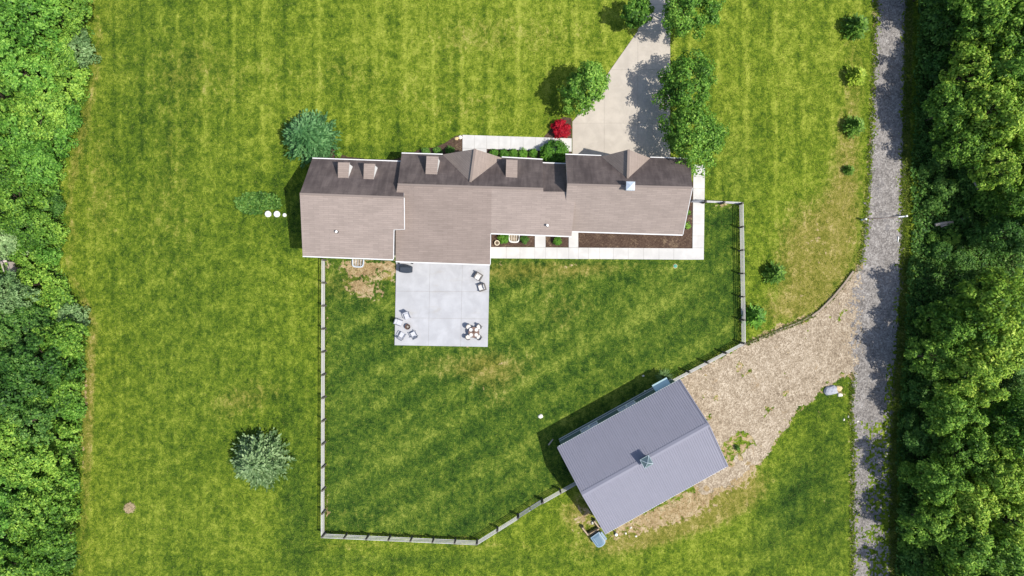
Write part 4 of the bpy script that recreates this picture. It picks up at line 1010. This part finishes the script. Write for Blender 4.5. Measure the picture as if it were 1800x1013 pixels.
# ---- low growth: leafy ground cover in the woods, rough grass tufts along edges
def scatter_px(n, fn, x0, x1, y0, y1, rng):
    X = rng.uniform(x0, x1, n); Y = rng.uniform(y0, y1, n); k = fn(X, Y); return X[k], Y[k]
def cover(name, label, fn, box, n, hmax, ls, mat, seed):
    rng = np.random.default_rng(seed); X, Y = scatter_px(n, fn, *box, rng)
    hh = fbm(X, Y, 22, seed, 3); Z = 0.04+np.clip((hh-0.3)*2, 0.05, 1)*hmax*rng.uniform(0.3, 1, len(X))
    pos = np.stack([(X-900)*MPP, (506.5-Y)*MPP, Z], 1)
    V, F = leaf_quads(pos, rng.normal(size=pos.shape)*0.55+np.array([0, 0, 0.8]), rng.uniform(0.6, 1.4, len(X))*ls, rng)
    o = link(name, fastquads(name, V, F, M[mat])); tag(o, label, None, None, 'stuff'); return o
cover('ground_cover', 'leafy undergrowth on the floor of the wood along the road', lambda X, Y: X > chain(RIGHT_EDGE, Y)+10*(fbm(X, Y, 14, 5)-0.5), (1570, 1800, -60, 1080), 90000, 1.1, 0.26, 'leaf_dark', 501)
cover('ground_cover', 'leafy undergrowth on the floor of the lawnside wood', lambda X, Y: X < chain(LEFT_EDGE, Y)+14*(fbm(X, Y, 14, 6)-0.5), (0, 185, -60, 1080), 42000, 0.7, 0.26, 'leaf_mid', 502)
cover('ground_cover', 'tall green ground cover patch around septic lids', lambda X, Y: ((X-455)/42)**2+((Y-358)/21)**2+0.8*(fbm(X, Y, 10, 7)-0.5)+3*(np.abs(Y-376.5) < 8)*(X > 462) < 1, (405, 510, 325, 392), 5200, 0.4, 0.24, 'leaf_dark', 503)

def blades(name, label, X, Y, h, wd, mat, seed):
    rng = np.random.default_rng(seed); n = len(X)
    base = np.stack([(X-900)*MPP, (506.5-Y)*MPP, np.zeros(n)], 1)
    a = rng.uniform(0, 2*pi, n); hh = h*rng.uniform(0.5, 1.4, n); lean = rng.uniform(0.4, 1.5, n)*hh
    ax = np.stack([np.cos(a), np.sin(a), np.zeros(n)], 1); pr = np.stack([-np.sin(a), np.cos(a), np.zeros(n)], 1)*(wd*rng.uniform(0.6, 1.4, n))[:, None]
    top = base+ax*lean[:, None]+np.stack([0*hh, 0*hh, hh], 1); midp = base+ax*(lean*0.4)[:, None]+np.stack([0*hh, 0*hh, hh*0.7], 1)
    V = np.stack([base, midp-pr, top, midp+pr], 1).reshape(-1, 3); F = np.arange(4*n).reshape(n, 4)
    o = link(name, fastquads(name, V, F, M[mat])); tag(o, label, None, None, 'stuff'); return o
rng = np.random.default_rng(77)
def lawn_ok(X, Y):
    k = (X > chain(LEFT_EDGE, Y)-4) & (X < chain(ROAD_L, Y)+2)
    k &= ~(in_poly(X, Y, LOT)); k &= ~in_poly(X, Y, [(545, 285), (1215, 285), (1238, 285), (1238, 458), (862, 456), (858, 611), (693, 608), (695, 452), (560, 448)])
    k &= ~in_poly(X, Y, [(1141, -60), (1179, -60), (1179, 300), (1005, 300), (1005, 210)]); k &= ~in_poly(X, Y, [(812, 236), (1006, 243), (1006, 290), (812, 290)])
    k &= ~in_poly(X, Y, [(980, 790), (1190, 675), (1275, 815), (1062, 930)]); return k
X, Y = scatter_px(230000, lawn_ok, 100, 1560, -30, 1045, rng)
dens = 0.35+0.65*(fbm(X, Y, 9, 81) > 0.5)
kk = rng.random(len(X)) < dens
blades('lawn_grass', 'short mown grass tufts standing all over the lawn', X[kk], Y[kk], 0.06, 0.030, 'blade', 601)
# longer grass where the mower does not reach
def near(line, w, n, x0, x1, y0, y1):
    X = rng.uniform(x0, x1, n); Y = rng.uniform(y0, y1, n); k = dist_poly(X, Y, line, False)+4*(fbm(X, Y, 8, 91)-0.5) < w; return X[k], Y[k]
segs = [near([(572, 460), (572, 936), (838, 947)], 3, 60000, 560, 845, 455, 955), near(tp, 3, 40000, 1300, 1510, 470, 612), near(list(zip(chain(ROAD_R, np.arange(-40, 1060, 40))+7, np.arange(-40, 1060, 40))), 7, 45000, 1560, 1605, -40, 1050),
        near(list(zip(chain(ROAD_L, np.arange(-40, 1060, 40))-4, np.arange(-40, 1060, 40))), 4, 30000, 1485, 1550, -40, 1050), near([(1300, 360), (1303, 598), (1185, 668)], 3, 20000, 1180, 1312, 355, 675)]
rx_a = np.concatenate([q[0] for q in segs]); ry_a = np.concatenate([q[1] for q in segs]); kq = ~((sd_poly(rx_a, ry_a, LOT) > 4) & (rx_a > 1470)); rough_xy = (rx_a[kq], ry_a[kq])
blades('rough_grass', 'longer rough grass along fences, timbers and road edges', *rough_xy, 0.16, 0.03, 'blade', 602)

# ------------------------------------------------------------------ patio furniture
PZ = 0.12                                    # top of the patio slabs
def on_patio(px, py, h=0.4):
    p = P(px, py, PZ+h); return Vector((p.x, p.y, PZ))
def bevel_box(mb, c, d, rz=0.0, mi=0, r=0.05):
    x, y, z = d[0]/2, d[1]/2, d[2]; pts = [(-x+r, -y), (x-r, -y), (x, -y+r), (x, y-r), (x-r, y), (-x+r, y), (-x, y-r), (-x, -y+r)]
    pts = [(c[0]+a*cos(rz)-b_*sin(rz), c[1]+a*sin(rz)+b_*cos(rz)) for a, b_ in pts]; mb.prism(pts, c[2], c[2]+z, mi)
def armchair(px, py, face, label):
    """face: heading (degrees) the sitter looks to"""
    o = empty('armchair', on_patio(px, py, 0.4), radians(face-90), label, 'armchair', 'wicker armchairs on the patio')   # +y is forward
    mb = MB(); bevel_box(mb, (0, 0, 0.06), (0.72, 0.70, 0.22)); mb.build('seat_base', M['wicker'], o)
    mb = MB(); bevel_box(mb, (0, -0.33, 0.08), (0.76, 0.13, 0.74)); mb.build('backrest', M['wicker'], o)
    for s in (-1, 1):
        mb = MB(); bevel_box(mb, (s*0.34, 0.06, 0.08), (0.09, 0.62, 0.50), r=0.03); mb.build('armrest', M['wicker'], o)
    mb = MB(); bevel_box(mb, (0, 0.06, 0.285), (0.56, 0.58, 0.14), r=0.06); mb.build('seat_cushion', M['cushion'], o)
    mb = MB(); bevel_box(mb, (0, -0.225, 0.43), (0.54, 0.075, 0.36), r=0.03); mb.build('back_cushion', M['cushion'], o)
    for sx in (-1, 1):
        for sy in (-1, 1):
            mb = MB(); mb.box((sx*0.30, sy*0.28, 0.035), (0.06, 0.06, 0.07)); mb.build('leg', M['black'], o)
armchair(841, 486.3, 238, 'grey wicker armchair with white cushion turned towards house corner')
armchair(847.3, 505.5, 197, 'grey wicker armchair with white cushion nearer the patio edge')
def sling_chair(px, py, face, label):
    o = empty('lounge_chair', on_patio(px, py, 0.35), radians(face-90), label, 'chair', 'white chairs around the fire pit')
    mb = MB()
    mb.add([(-.26, -.22, .36), (.26, -.22, .36), (.26, .30, .42), (-.26, .30, .42), (-.26, -.22, .33), (.26, -.22, .33), (.26, .30, .39), (-.26, .30, .39)], [(0, 1, 2, 3), (7, 6, 5, 4), (0, 4, 5, 1), (1, 5, 6, 2), (2, 6, 7, 3), (3, 7, 4, 0)]); mb.build('seat', M['sling'], o)
    mb = MB()
    mb.add([(-.25, -.24, .38), (.25, -.24, .38), (.25, -.40, .92), (-.25, -.40, .92), (-.25, -.27, .37), (.25, -.27, .37), (.25, -.43, .91), (-.25, -.43, .91)], [(3, 2, 1, 0), (4, 5, 6, 7), (4, 0, 1, 5), (5, 1, 2, 6), (6, 2, 3, 7), (7, 3, 0, 4)][::1]); mb.build('backrest', M['sling'], o)
    mb = MB(); mb.box((0, -.425, .93), (.56, .06, .05)); mb.build('top_bar', M['frame_grey'], o)
    for s in (-1, 1):
        mb = MB(); mb.box((s*.30, .02, .58), (.06, .56, .035)); mb.build('armrest', M['frame_grey'], o)
        mb = MB(); mb.tube([(s*.30, .28, 0), (s*.30, .26, .58)], .022, 6); mb.build('leg', M['frame_grey'], o)
        mb = MB(); mb.tube([(s*.30, -.34, 0), (s*.29, -.26, .38), (s*.27, -.43, .92)], .022, 6); mb.build('leg', M['frame_grey'], o)
sling_chair(715.5, 555.5, -70, 'white sling chair on the house side of fire pit')
sling_chair(701.5, 567, -20, 'white sling chair hard against the patio edge')
sling_chair(706.5, 590, 60, 'white sling chair in the outer patio corner behind fire pit')
sling_chair(727.5, 588.5, 118, 'white sling chair on the dining table side of fire pit')
o = empty('fire_pit', on_patio(716.5, 574.7, 0.3), 0, 'small round rusty fire pit between white chairs', 'fire pit')
MB().lathe([(0.12, 0.10), (0.24, 0.16), (0.28, 0.34), (0.30, 0.36), (0.27, 0.36), (0.22, 0.22), (0.0, 0.20)], n=24).build('bowl', M['rust'], o, True)
MB().lathe([(0.21, 0.225), (0.1, 0.25), (0.0, 0.26)], n=16).build('ash', M['ash'], o)
for k in range(3):
    a = k*2.1; MB().tube([(0.16*cos(a), 0.16*sin(a), 0.27), (-0.12*cos(a), -0.12*sin(a), 0.32)], 0.03, 6).build('log', M['log'], o)
    MB().tube([(0.2*cos(a), 0.2*sin(a), 0), (0.14*cos(a), 0.14*sin(a), 0.16)], 0.02, 6).build('leg', M['rust'], o)
TC = on_patio(833, 584.5, 0.74)
t_ = empty('dining_table', TC, 0, 'round brown dining table at the outer patio corner', 'table')
MB().lathe([(0.0, 0.69), (0.55, 0.69), (0.57, 0.71), (0.57, 0.73), (0.55, 0.74), (0.0, 0.74)], n=36).build('tabletop', M['table'], t_)
MB().lathe([(0.30, 0), (0.28, 0.03), (0.05, 0.07), (0.05, 0.69), (0, 0.69)], n=16).build('pedestal', M['frame_grey'], t_)
def dining_chair(px, py):
    p = on_patio(px, py, 0.45); d = TC-p; o = empty('dining_chair', p, math.atan2(d.y, d.x)-pi/2, 'white cushioned barrel chair tucked round the brown dining table', 'chair', 'chairs round the dining table')
    mb = MB(); bevel_box(mb, (0, 0, 0.38), (0.50, 0.50, 0.05), r=0.10); mb.build('seat_frame', M['wicker'], o)
    mb = MB(); bevel_box(mb, (0, 0.01, 0.43), (0.45, 0.46, 0.09), r=0.12); mb.build('seat_cushion', M['cushion'], o)
    arc = [(0.29*cos(t), 0.27*sin(t)) for t in np.linspace(pi*0.98, pi*2.02, 15)]; mb = MB(); n = len(arc); vs = []
    for k, (x, y) in enumerate(arc):
        tp_ = 0.62+0.20*sin(pi*k/(n-1)); ix, iy = x*0.84, y*0.84; vs += [(x, y, 0.38), (x*1.06, y*1.06, tp_), (ix*1.06, iy*1.06, tp_), (ix, iy, 0.38)]
    fs = []
    for k in range(n-1):
        for q in range(4): fs.append((4*k+q, 4*k+(q+1) % 4, 4*k+4+(q+1) % 4, 4*k+4+q)[::-1])
    fs += [(0, 1, 2, 3)[::-1], tuple(4*(n-1)+q for q in range(4))]
    mb.add(vs, fs); mb.build('backrest', M['wicker'], o)
    for sx in (-1, 1):
        for sy in (-1, 1): MB().tube([(sx*.24, sy*.24, 0), (sx*.2, sy*.2, .39)], .02, 6).build('leg', M['wicker'], o)
for q in ((823.8, 575), (842, 574.8), (823, 593), (842, 593.3)): dining_chair(*q)
for px, py in ((827.8, 580), (837.6, 580), (828.3, 589), (837.4, 589)):
    p = P(px, py, PZ+0.75); o = MB().lathe([(0.0, 0.002), (0.12, 0.002), (0.185, 0.024), (0.185, 0.03), (0.12, 0.012), (0.0, 0.010)], n=24).build('plate', M['cushion'], None, False, (p.x, p.y, PZ+0.74)); tag(o, 'white round plate laid on the brown dining table', 'plate', 'plates on the dining table')
p = P(832.8, 584, PZ+0.8); o = MB().lathe([(0.07, 0), (0.10, 0.10), (0.08, 0.12), (0.07, 0.11), (0.0, 0.10)], n=14).build('table_bowl', M['rust'], None, True, (p.x, p.y, PZ+0.74)); tag(o, 'small brown bowl in the middle of the dining table', 'bowl')
# covered grill
g = empty('grill', on_patio(712.3, 473.2, 0.9), radians(-1.5), 'dark slate covered grill on patio against the house', 'grill')
pr = [(-.64, -.30), (-.35, -.38), (.0, -.41), (.35, -.38), (.64, -.30), (.64, .30), (.35, .37), (0, .39), (-.35, .37), (-.64, .30)]
mb = MB(); mb.prism(pr, 0.06, 0.92); mb.build('cover', M['cover'], g)
mb = MB(); n = len(pr); z1 = [(x*.97, y*.96, .93) for x, y in pr]; z2 = [(x*.80, y*.45, 1.10) for x, y in pr]
mb.add(z1+z2, [(i, (i+1) % n, n+(i+1) % n, n+i) for i in range(n)]+[tuple(range(n, 2*n))]); mb.build('lid', M['cover'], g)
for sx in (-1, 1): 
    for sy in (-1, 1): MB().lathe([(0.05, 0), (0.05, 0.07), (0, 0.07)], (sx*.55, sy*.25, 0), 10).build('wheel', M['black'], g)
for px, lab in ((701.2, 'small black path light at the patio corner behind grill'), (724.8, 'small black path light on the house door side of grill')):
    o = empty('path_light', on_patio(px, 462.8, 0.1), 0, lab, 'light')
    MB().lathe([(0.09, 0), (0.09, 0.02), (0.02, 0.03), (0.02, 0.26), (0, 0.26)], n=12).build('stake', M['black'], o); MB().lathe([(0.05, 0.22), (0.10, 0.28), (0.07, 0.33), (0, 0.35)], n=14).build('lamp_head', M['black'], o)

# ------------------------------------------------------------------ yard things
p = P(873.7, 427.2, 0.35); o = empty('plant_pot', (p.x, p.y, 0.03), 0, 'round cream plant pot in mulch beside patio roof', 'pot')
MB().lathe([(0.17, 0), (0.25, 0.28), (0.28, 0.30), (0.28, 0.36), (0.20, 0.36), (0.19, 0.30), (0, 0.30)], n=24).build('pot', M['cream'], o, True); MB().lathe([(0.19, 0.305), (0, 0.32)], n=16).build('soil', M['soil'], o)
for px, py, r, lab in ((471.5, 376.5, .33, 'white round septic lid farthest from house wall'), (487, 376.6, .33, 'white round septic lid in the middle of three'), (500.5, 378.3, .2, 'small white round septic lid nearest house wall')):
    p = P(px, py, 0.12); o = empty('septic_lid', (p.x, p.y, 0), 0, lab, 'lid')
    MB().lathe([(r*.92, -0.02), (r*.92, 0.16), (0, 0.16)], n=24).build('riser', M['fibre'], o); c = MB().lathe([(r, 0.165), (r, 0.20), (r*.86, 0.225), (0, 0.235)], n=28).build('cover', M['fibre'], o)
    for k in range(8): a = k*pi/4; m2 = MB(); m2.box((r*.55*cos(a), r*.55*sin(a), 0.236), (r*.5, 0.03, 0.02), a); m2.build('rib', M['fibre'], c)
p = P(1187, 468); o = empty('valve_cover', p, 0, 'small green round valve cover in dry grass below walk', 'valve cover')
MB().lathe([(0.20, -0.02), (0.20, 0.05), (0.17, 0.08), (0, 0.09)], n=20).build('cover', M['valve'], o); MB().lathe([(0.24, -0.02), (0.24, 0.03), (0.2, 0.03)], n=20).build('collar', M['rock_tan'], o)

def rock(px, py, rx_, ry_, h, mat, label, seed, rz=0.0, group=None):
    r = random.Random(seed); vs = []; nA, nB = 11, 5
    jit = [r.uniform(.78, 1.12) for _ in range(nA)]
    for b_ in range(nB):
        t = b_/(nB-1); rr = [1.0, 0.98, 0.82, 0.5, 0.05][b_]; z = [-0.08, 0.35, 0.72, 0.93, 1.0][b_]*h
        for a in range(nA):
            th = 2*pi*a/nA; q = jit[a]*rr*r.uniform(.93, 1.05); vs.append((rx_*q*cos(th), ry_*q*sin(th), z*r.uniform(.92, 1.08)))
    fs = [(b_*nA+a, b_*nA+(a+1) % nA, (b_+1)*nA+(a+1) % nA, (b_+1)*nA+a) for b_ in range(nB-1) for a in range(nA)]+[tuple((nB-1)*nA+a for a in range(nA))]
    p = P(px, py, h*0.6); o = link('rock', pymesh('rock', vs, fs, M[mat]), None, (p.x, p.y, 0)); o.rotation_euler.z = rz
    return tag(o, label, 'rock', group)
rock(1462, 687, .80, .58, .45, 'rock_blue', 'large blue grey boulder on grass between gravel and road', 1, 0.1)
rock(1475, 683, .36, .34, .25, 'rock_tan', 'tan rounded rock next to the blue grey boulder', 2)
rock(1477, 694.5, .32, .22, .2, 'rock_white', 'pale flat rock touching the tan rock by road', 3)
rock(950.5, 732, .30, .26, .2, 'rock_white', 'white stone lying in fenced yard near shed', 4)
rock(809, 241.5, .22, .2, .18, 'rock_white', 'pale rock against the end of front walkway', 5)
rock(802.5, 243.5, .24, .2, .18, 'rock_tan', 'tan rock in mulch beside the front walkway end', 6)
rock(1041.5, 919.8, .14, .2, .25, 'rock_white', 'white stone inside the timber corner by shed', 7)
for k, (px, py) in enumerate(((1508, 741), (1484, 738), (1492, 733), (1131, 661), (1134, 688), (1100, 938), (1118, 943), (1109, 928))):
    rock(px, py, .13, .11, .1, 'rock_white', ('small pale stone in grass beside the road', 'small pale stone in shade of the shed wall', 'small pale stone in dry grass below shed eave')[0 if k < 3 else 1 if k < 5 else 2], 20+k, k, ('stones by the road', 'stones behind the shed', 'stones below the shed')[0 if k < 3 else 1 if k < 5 else 2])
# straw pile, stick
rng2 = np.random.default_rng(9); n = 260; a = rng2.uniform(0, 6.28, n); rr = 0.55*np.sqrt(rng2.random(n))
X_ = 228+rr*np.cos(a)/MPP; Y_ = 893+rr*np.sin(a)/MPP
pos = np.stack([(X_-900)*MPP, (506.5-Y_)*MPP, 0.03+0.14*(1-rr/0.6)*rng2.random(n)], 1)
V, F = leaf_quads(pos, rng2.normal(size=pos.shape)*.3+np.array([0, 0, 1]), rng2.uniform(.25, .55, n), rng2, 0.10)
tag(link('straw_pile', fastquads('straw_pile', V, F, M['straw'])), 'small pile of dry straw on the open lawn', 'straw pile')
def stick(name, a, b, r, label, cat, mat='log', h=(0.1, 0.1), group=None):
    A, B = P(*a), P(*b); A.z, B.z = h; m1 = A.lerp(B, .4)+Vector((0.05*r*10, .05, 0)); mb = MB(); mb.tube([A-A, (m1-A), (B-A)], [r, r*.95, r*.8], 9)
    o = mb.build(name, M[mat], None, True, A); return tag(o, label, cat, group)
stick('fallen_branch', (964, 782), (972, 772), 0.07, 'pale fallen branch in the grass at shed corner', 'branch')
stick('fallen_log', (1634, 397), (1664, 392), 0.17, 'weathered grey log lying in undergrowth by the road', 'log', 'log', (1.0, 1.0))
stick('fallen_log', (1644, 399.5), (1660, 396), 0.11, 'thin grey log alongside the weathered one', 'log', 'log', (0.95, .95))
stick('fallen_log', (1678, 388), (1695, 384), 0.15, 'short grey log deeper in undergrowth', 'log', 'log', (1.0, 1.1))
stick('fallen_log', (1681, 310), (1700, 338), 0.13, 'slanting grey log among dark shrubs', 'log', 'log', (2.2, 1.6))
stick('plastic_pipe', (1578, 416), (1577.6, 426), 0.06, 'short white pipe lying on the road edge', 'pipe', 'white', (0.07, 0.07))
for k, (a, b) in enumerate((((18, 425), (26, 452)), ((36, 458), (52, 480)), ((10, 545), (30, 556)), ((40, 548), (22, 560)))):
    stick('dead_branch', a, b, 0.06, 'bare pale dead branch among shrubs of the lawnside wood', 'branch', 'log', (3.0, 3.6), 'dead branches in the lawnside wood')
p = P(6, 473, 2.2); mb = MB(); mb.box((0, 0, 0.0), (1.1, 1.7, 0.12), 0.15, rx=0.2); mb.box((0, 0, -1.1), (0.85, 1.4, 2.1), 0.15); o = mb.build('concrete_block', M['pink_slab'], None, False, (p.x, p.y, 2.2)); tag(o, 'pinkish concrete block showing among shrubs of lawnside wood', 'block')
# chain gate across the road
p = P(1522.5, 385.5, 0.9); o = empty('chain_post', (p.x, p.y, 0), 0, 'white post at the lawn end of the road chain', 'post')
MB().lathe([(0.10, -0.1), (0.10, 0.95), (0.0, 1.0)], n=12).build('post', M['white'], o); MB().lathe([(0.11, 0.55), (0.11, 0.65)], n=12).build('band', M['black'], o)
p2 = P(1594, 380, 0.9); o = empty('chain_post', (p2.x, p2.y, 0), 0, 'white post at the wood end of the road chain', 'post')
MB().lathe([(0.10, -0.1), (0.10, 0.95), (0.0, 1.0)], n=12).build('post', M['white'], o); MB().lathe([(0.11, 0.55), (0.11, 0.65)], n=12).build('band', M['black'], o)
A, B = Vector((p.x, p.y, 0.8)), Vector((p2.x, p2.y, 0.8)); mb = MB()
mb.tube([A.lerp(B, t)-A-Vector((0, 0, 0.9*t*(1-t)*2)) for t in np.linspace(0.02, 0.85, 12)], 0.022, 6, 0); mb.tube([A.lerp(B, t)-A-Vector((0, 0, 0.9*t*(1-t)*2)) for t in np.linspace(0.84, 0.98, 4)], 0.06, 8, 1)
o = mb.build('road_chain', [M['rust'], M['white']], None, False, A); tag(o, 'thin sagging chain with white sleeve across the gravel road', 'chain')

# timber corner, bin and drain beside the shed
p0 = P(1040, 930); o = empty('timber_bay', p0, 0, 'three sided plank compost bay beside the shed corner', 'compost bay')
for a, b_ in (((1023.5, 928), (1034, 941)), ((1035, 939.5), (1053, 930)), ((1044.5, 916.5), (1053.5, 928))):
    A, B = P(*a, .5), P(*b_, .5); A.z = B.z = 0
    for k in range(3): board(o, A, B, 0.10+k*0.19, 0.13, 0.18, M['plank'], 'plank')
    for q in (A, B):
        mb = MB(); d_ = (B-A).normalized(); nn_ = Vector((-d_.y, d_.x, 0)); qq = q+nn_*0.13; mb.box((qq.x, qq.y, 0.31), (0.1, 0.1, 0.66), math.atan2(d_.y, d_.x)); mb.build('post', M['post'], o, off=p0)
p = P(1052, 949.5, 0.85); o = empty('garden_bin', (p.x, p.y, 0), radians(-55), 'blue grey plastic wheeled bin with rounded end by shed', 'bin')
L_, W_ = 0.66, 0.52
out = [(-L_, -W_), (L_*.55, -W_)]+[(L_*.55+.34*cos(t)*1.0, W_*sin(t)) for t in np.linspace(-pi/2*.8, pi/2*.8, 9)]+[(L_*.55, W_), (-L_, W_)]
mb = MB(); n = len(out); vs = [(x*.84, y*.82, .10) for x, y in out]+[(x, y, .86) for x, y in out]
mb.add(vs, [(i, (i+1) % n, n+(i+1) % n, n+i) for i in range(n)]+[tuple(range(n-1, -1, -1)), tuple(range(n, 2*n))]); mb.build('tub', M['cart'], o)
mb = MB(); vs = [(x*1.05, y*1.06, .87) for x, y in out]+[(x*1.05, y*1.06, .93) for x, y in out]+[(x*.92, y*.90, .95) for x, y in out]
mb.add(vs, [(q*n+i, q*n+(i+1) % n, (q+1)*n+(i+1) % n, (q+1)*n+i) for q in range(2) for i in range(n)]); rim = mb.build('rim', M['cart_rim'], o)
mb = MB(); mb.add([(x*.92, y*.90, .945) for x, y in out]+[(x*.6, y*.6, .99) for x, y in out], [(i, (i+1) % n, n+(i+1) % n, n+i) for i in range(n)]+[tuple(range(n, 2*n))]); lid = mb.build('lid', M['cart'], o)
mb = MB(); mb.box((-.05, -.33, .985), (.9, .05, .03)); mb.build('ridge', M['cart_rim'], lid)
mb = MB(); mb.box((0, W_+.16, .62), (.95, .20, .30)); mb.box((.30, W_+.16, .79), (.16, .10, .05)); mb.build('side_tray', M['cart_rim'], o)
mb = MB(); mb.tube([(-L_-.02, -.35, .80), (-L_-.22, -.30, .88), (-L_-.22, .30, .88), (-L_-.02, .35, .80)], .03, 6); mb.build('handle', M['black'], o)
for s in (-1, 1):
    mb = MB(); mb.tube([(-.42, s*.42, .17), (-.42, s*.52, .17)], .17, 14); mb.build('wheel', M['black'], o); mb = MB(); mb.tube([(.42, s*.34, .10), (.42, s*.42, .10)], .10, 12); mb.build('wheel', M['black'], o)
p = P(1083.5, 940.5, 0.25); o = empty('drain_pipe', (p.x, p.y, 0), 0, 'black drain pipe with white cap below shed eave', 'drain pipe')
q = P(1079, 933, .3)-p; mb = MB(); mb.tube([(q.x, q.y, .5), (q.x*.5, q.y*.5, .15), (0, 0, .12)], .07, 8); mb.build('pipe', M['black'], o); MB().lathe([(.15, 0), (.16, .24), (.10, .30), (0, .31)], n=14).build('cap', M['white'], o)
# ornamental grass clump behind the shed door
p = P(1166, 664); n = 420; a = rng2.uniform(0, 6.28, n); r_ = 0.35*np.sqrt(rng2.random(n)); hh = rng2.uniform(.4, .9, n); ln = rng2.uniform(.3, .9, n)
b0 = np.stack([r_*np.cos(a), r_*np.sin(a), 0*a], 1); dd = np.stack([np.cos(a), np.sin(a), 0*a], 1); pp = np.stack([-np.sin(a), np.cos(a), 0*a], 1)*.018; zz = np.stack([0*a, 0*a, hh], 1)
V = np.stack([b0, b0+dd*(ln*.4)[:, None]+zz*.75-pp, b0+dd*ln[:, None]+zz*.85, b0+dd*(ln*.4)[:, None]+zz*.75+pp], 1).reshape(-1, 3)
o = link('ornamental_grass', fastquads('ornamental_grass', V, np.arange(4*n).reshape(n, 4), M['leaf_pale']), None, (p.x, p.y, 0)); tag(o, 'grey green ornamental grass clump beside the shed door', 'grass clump')
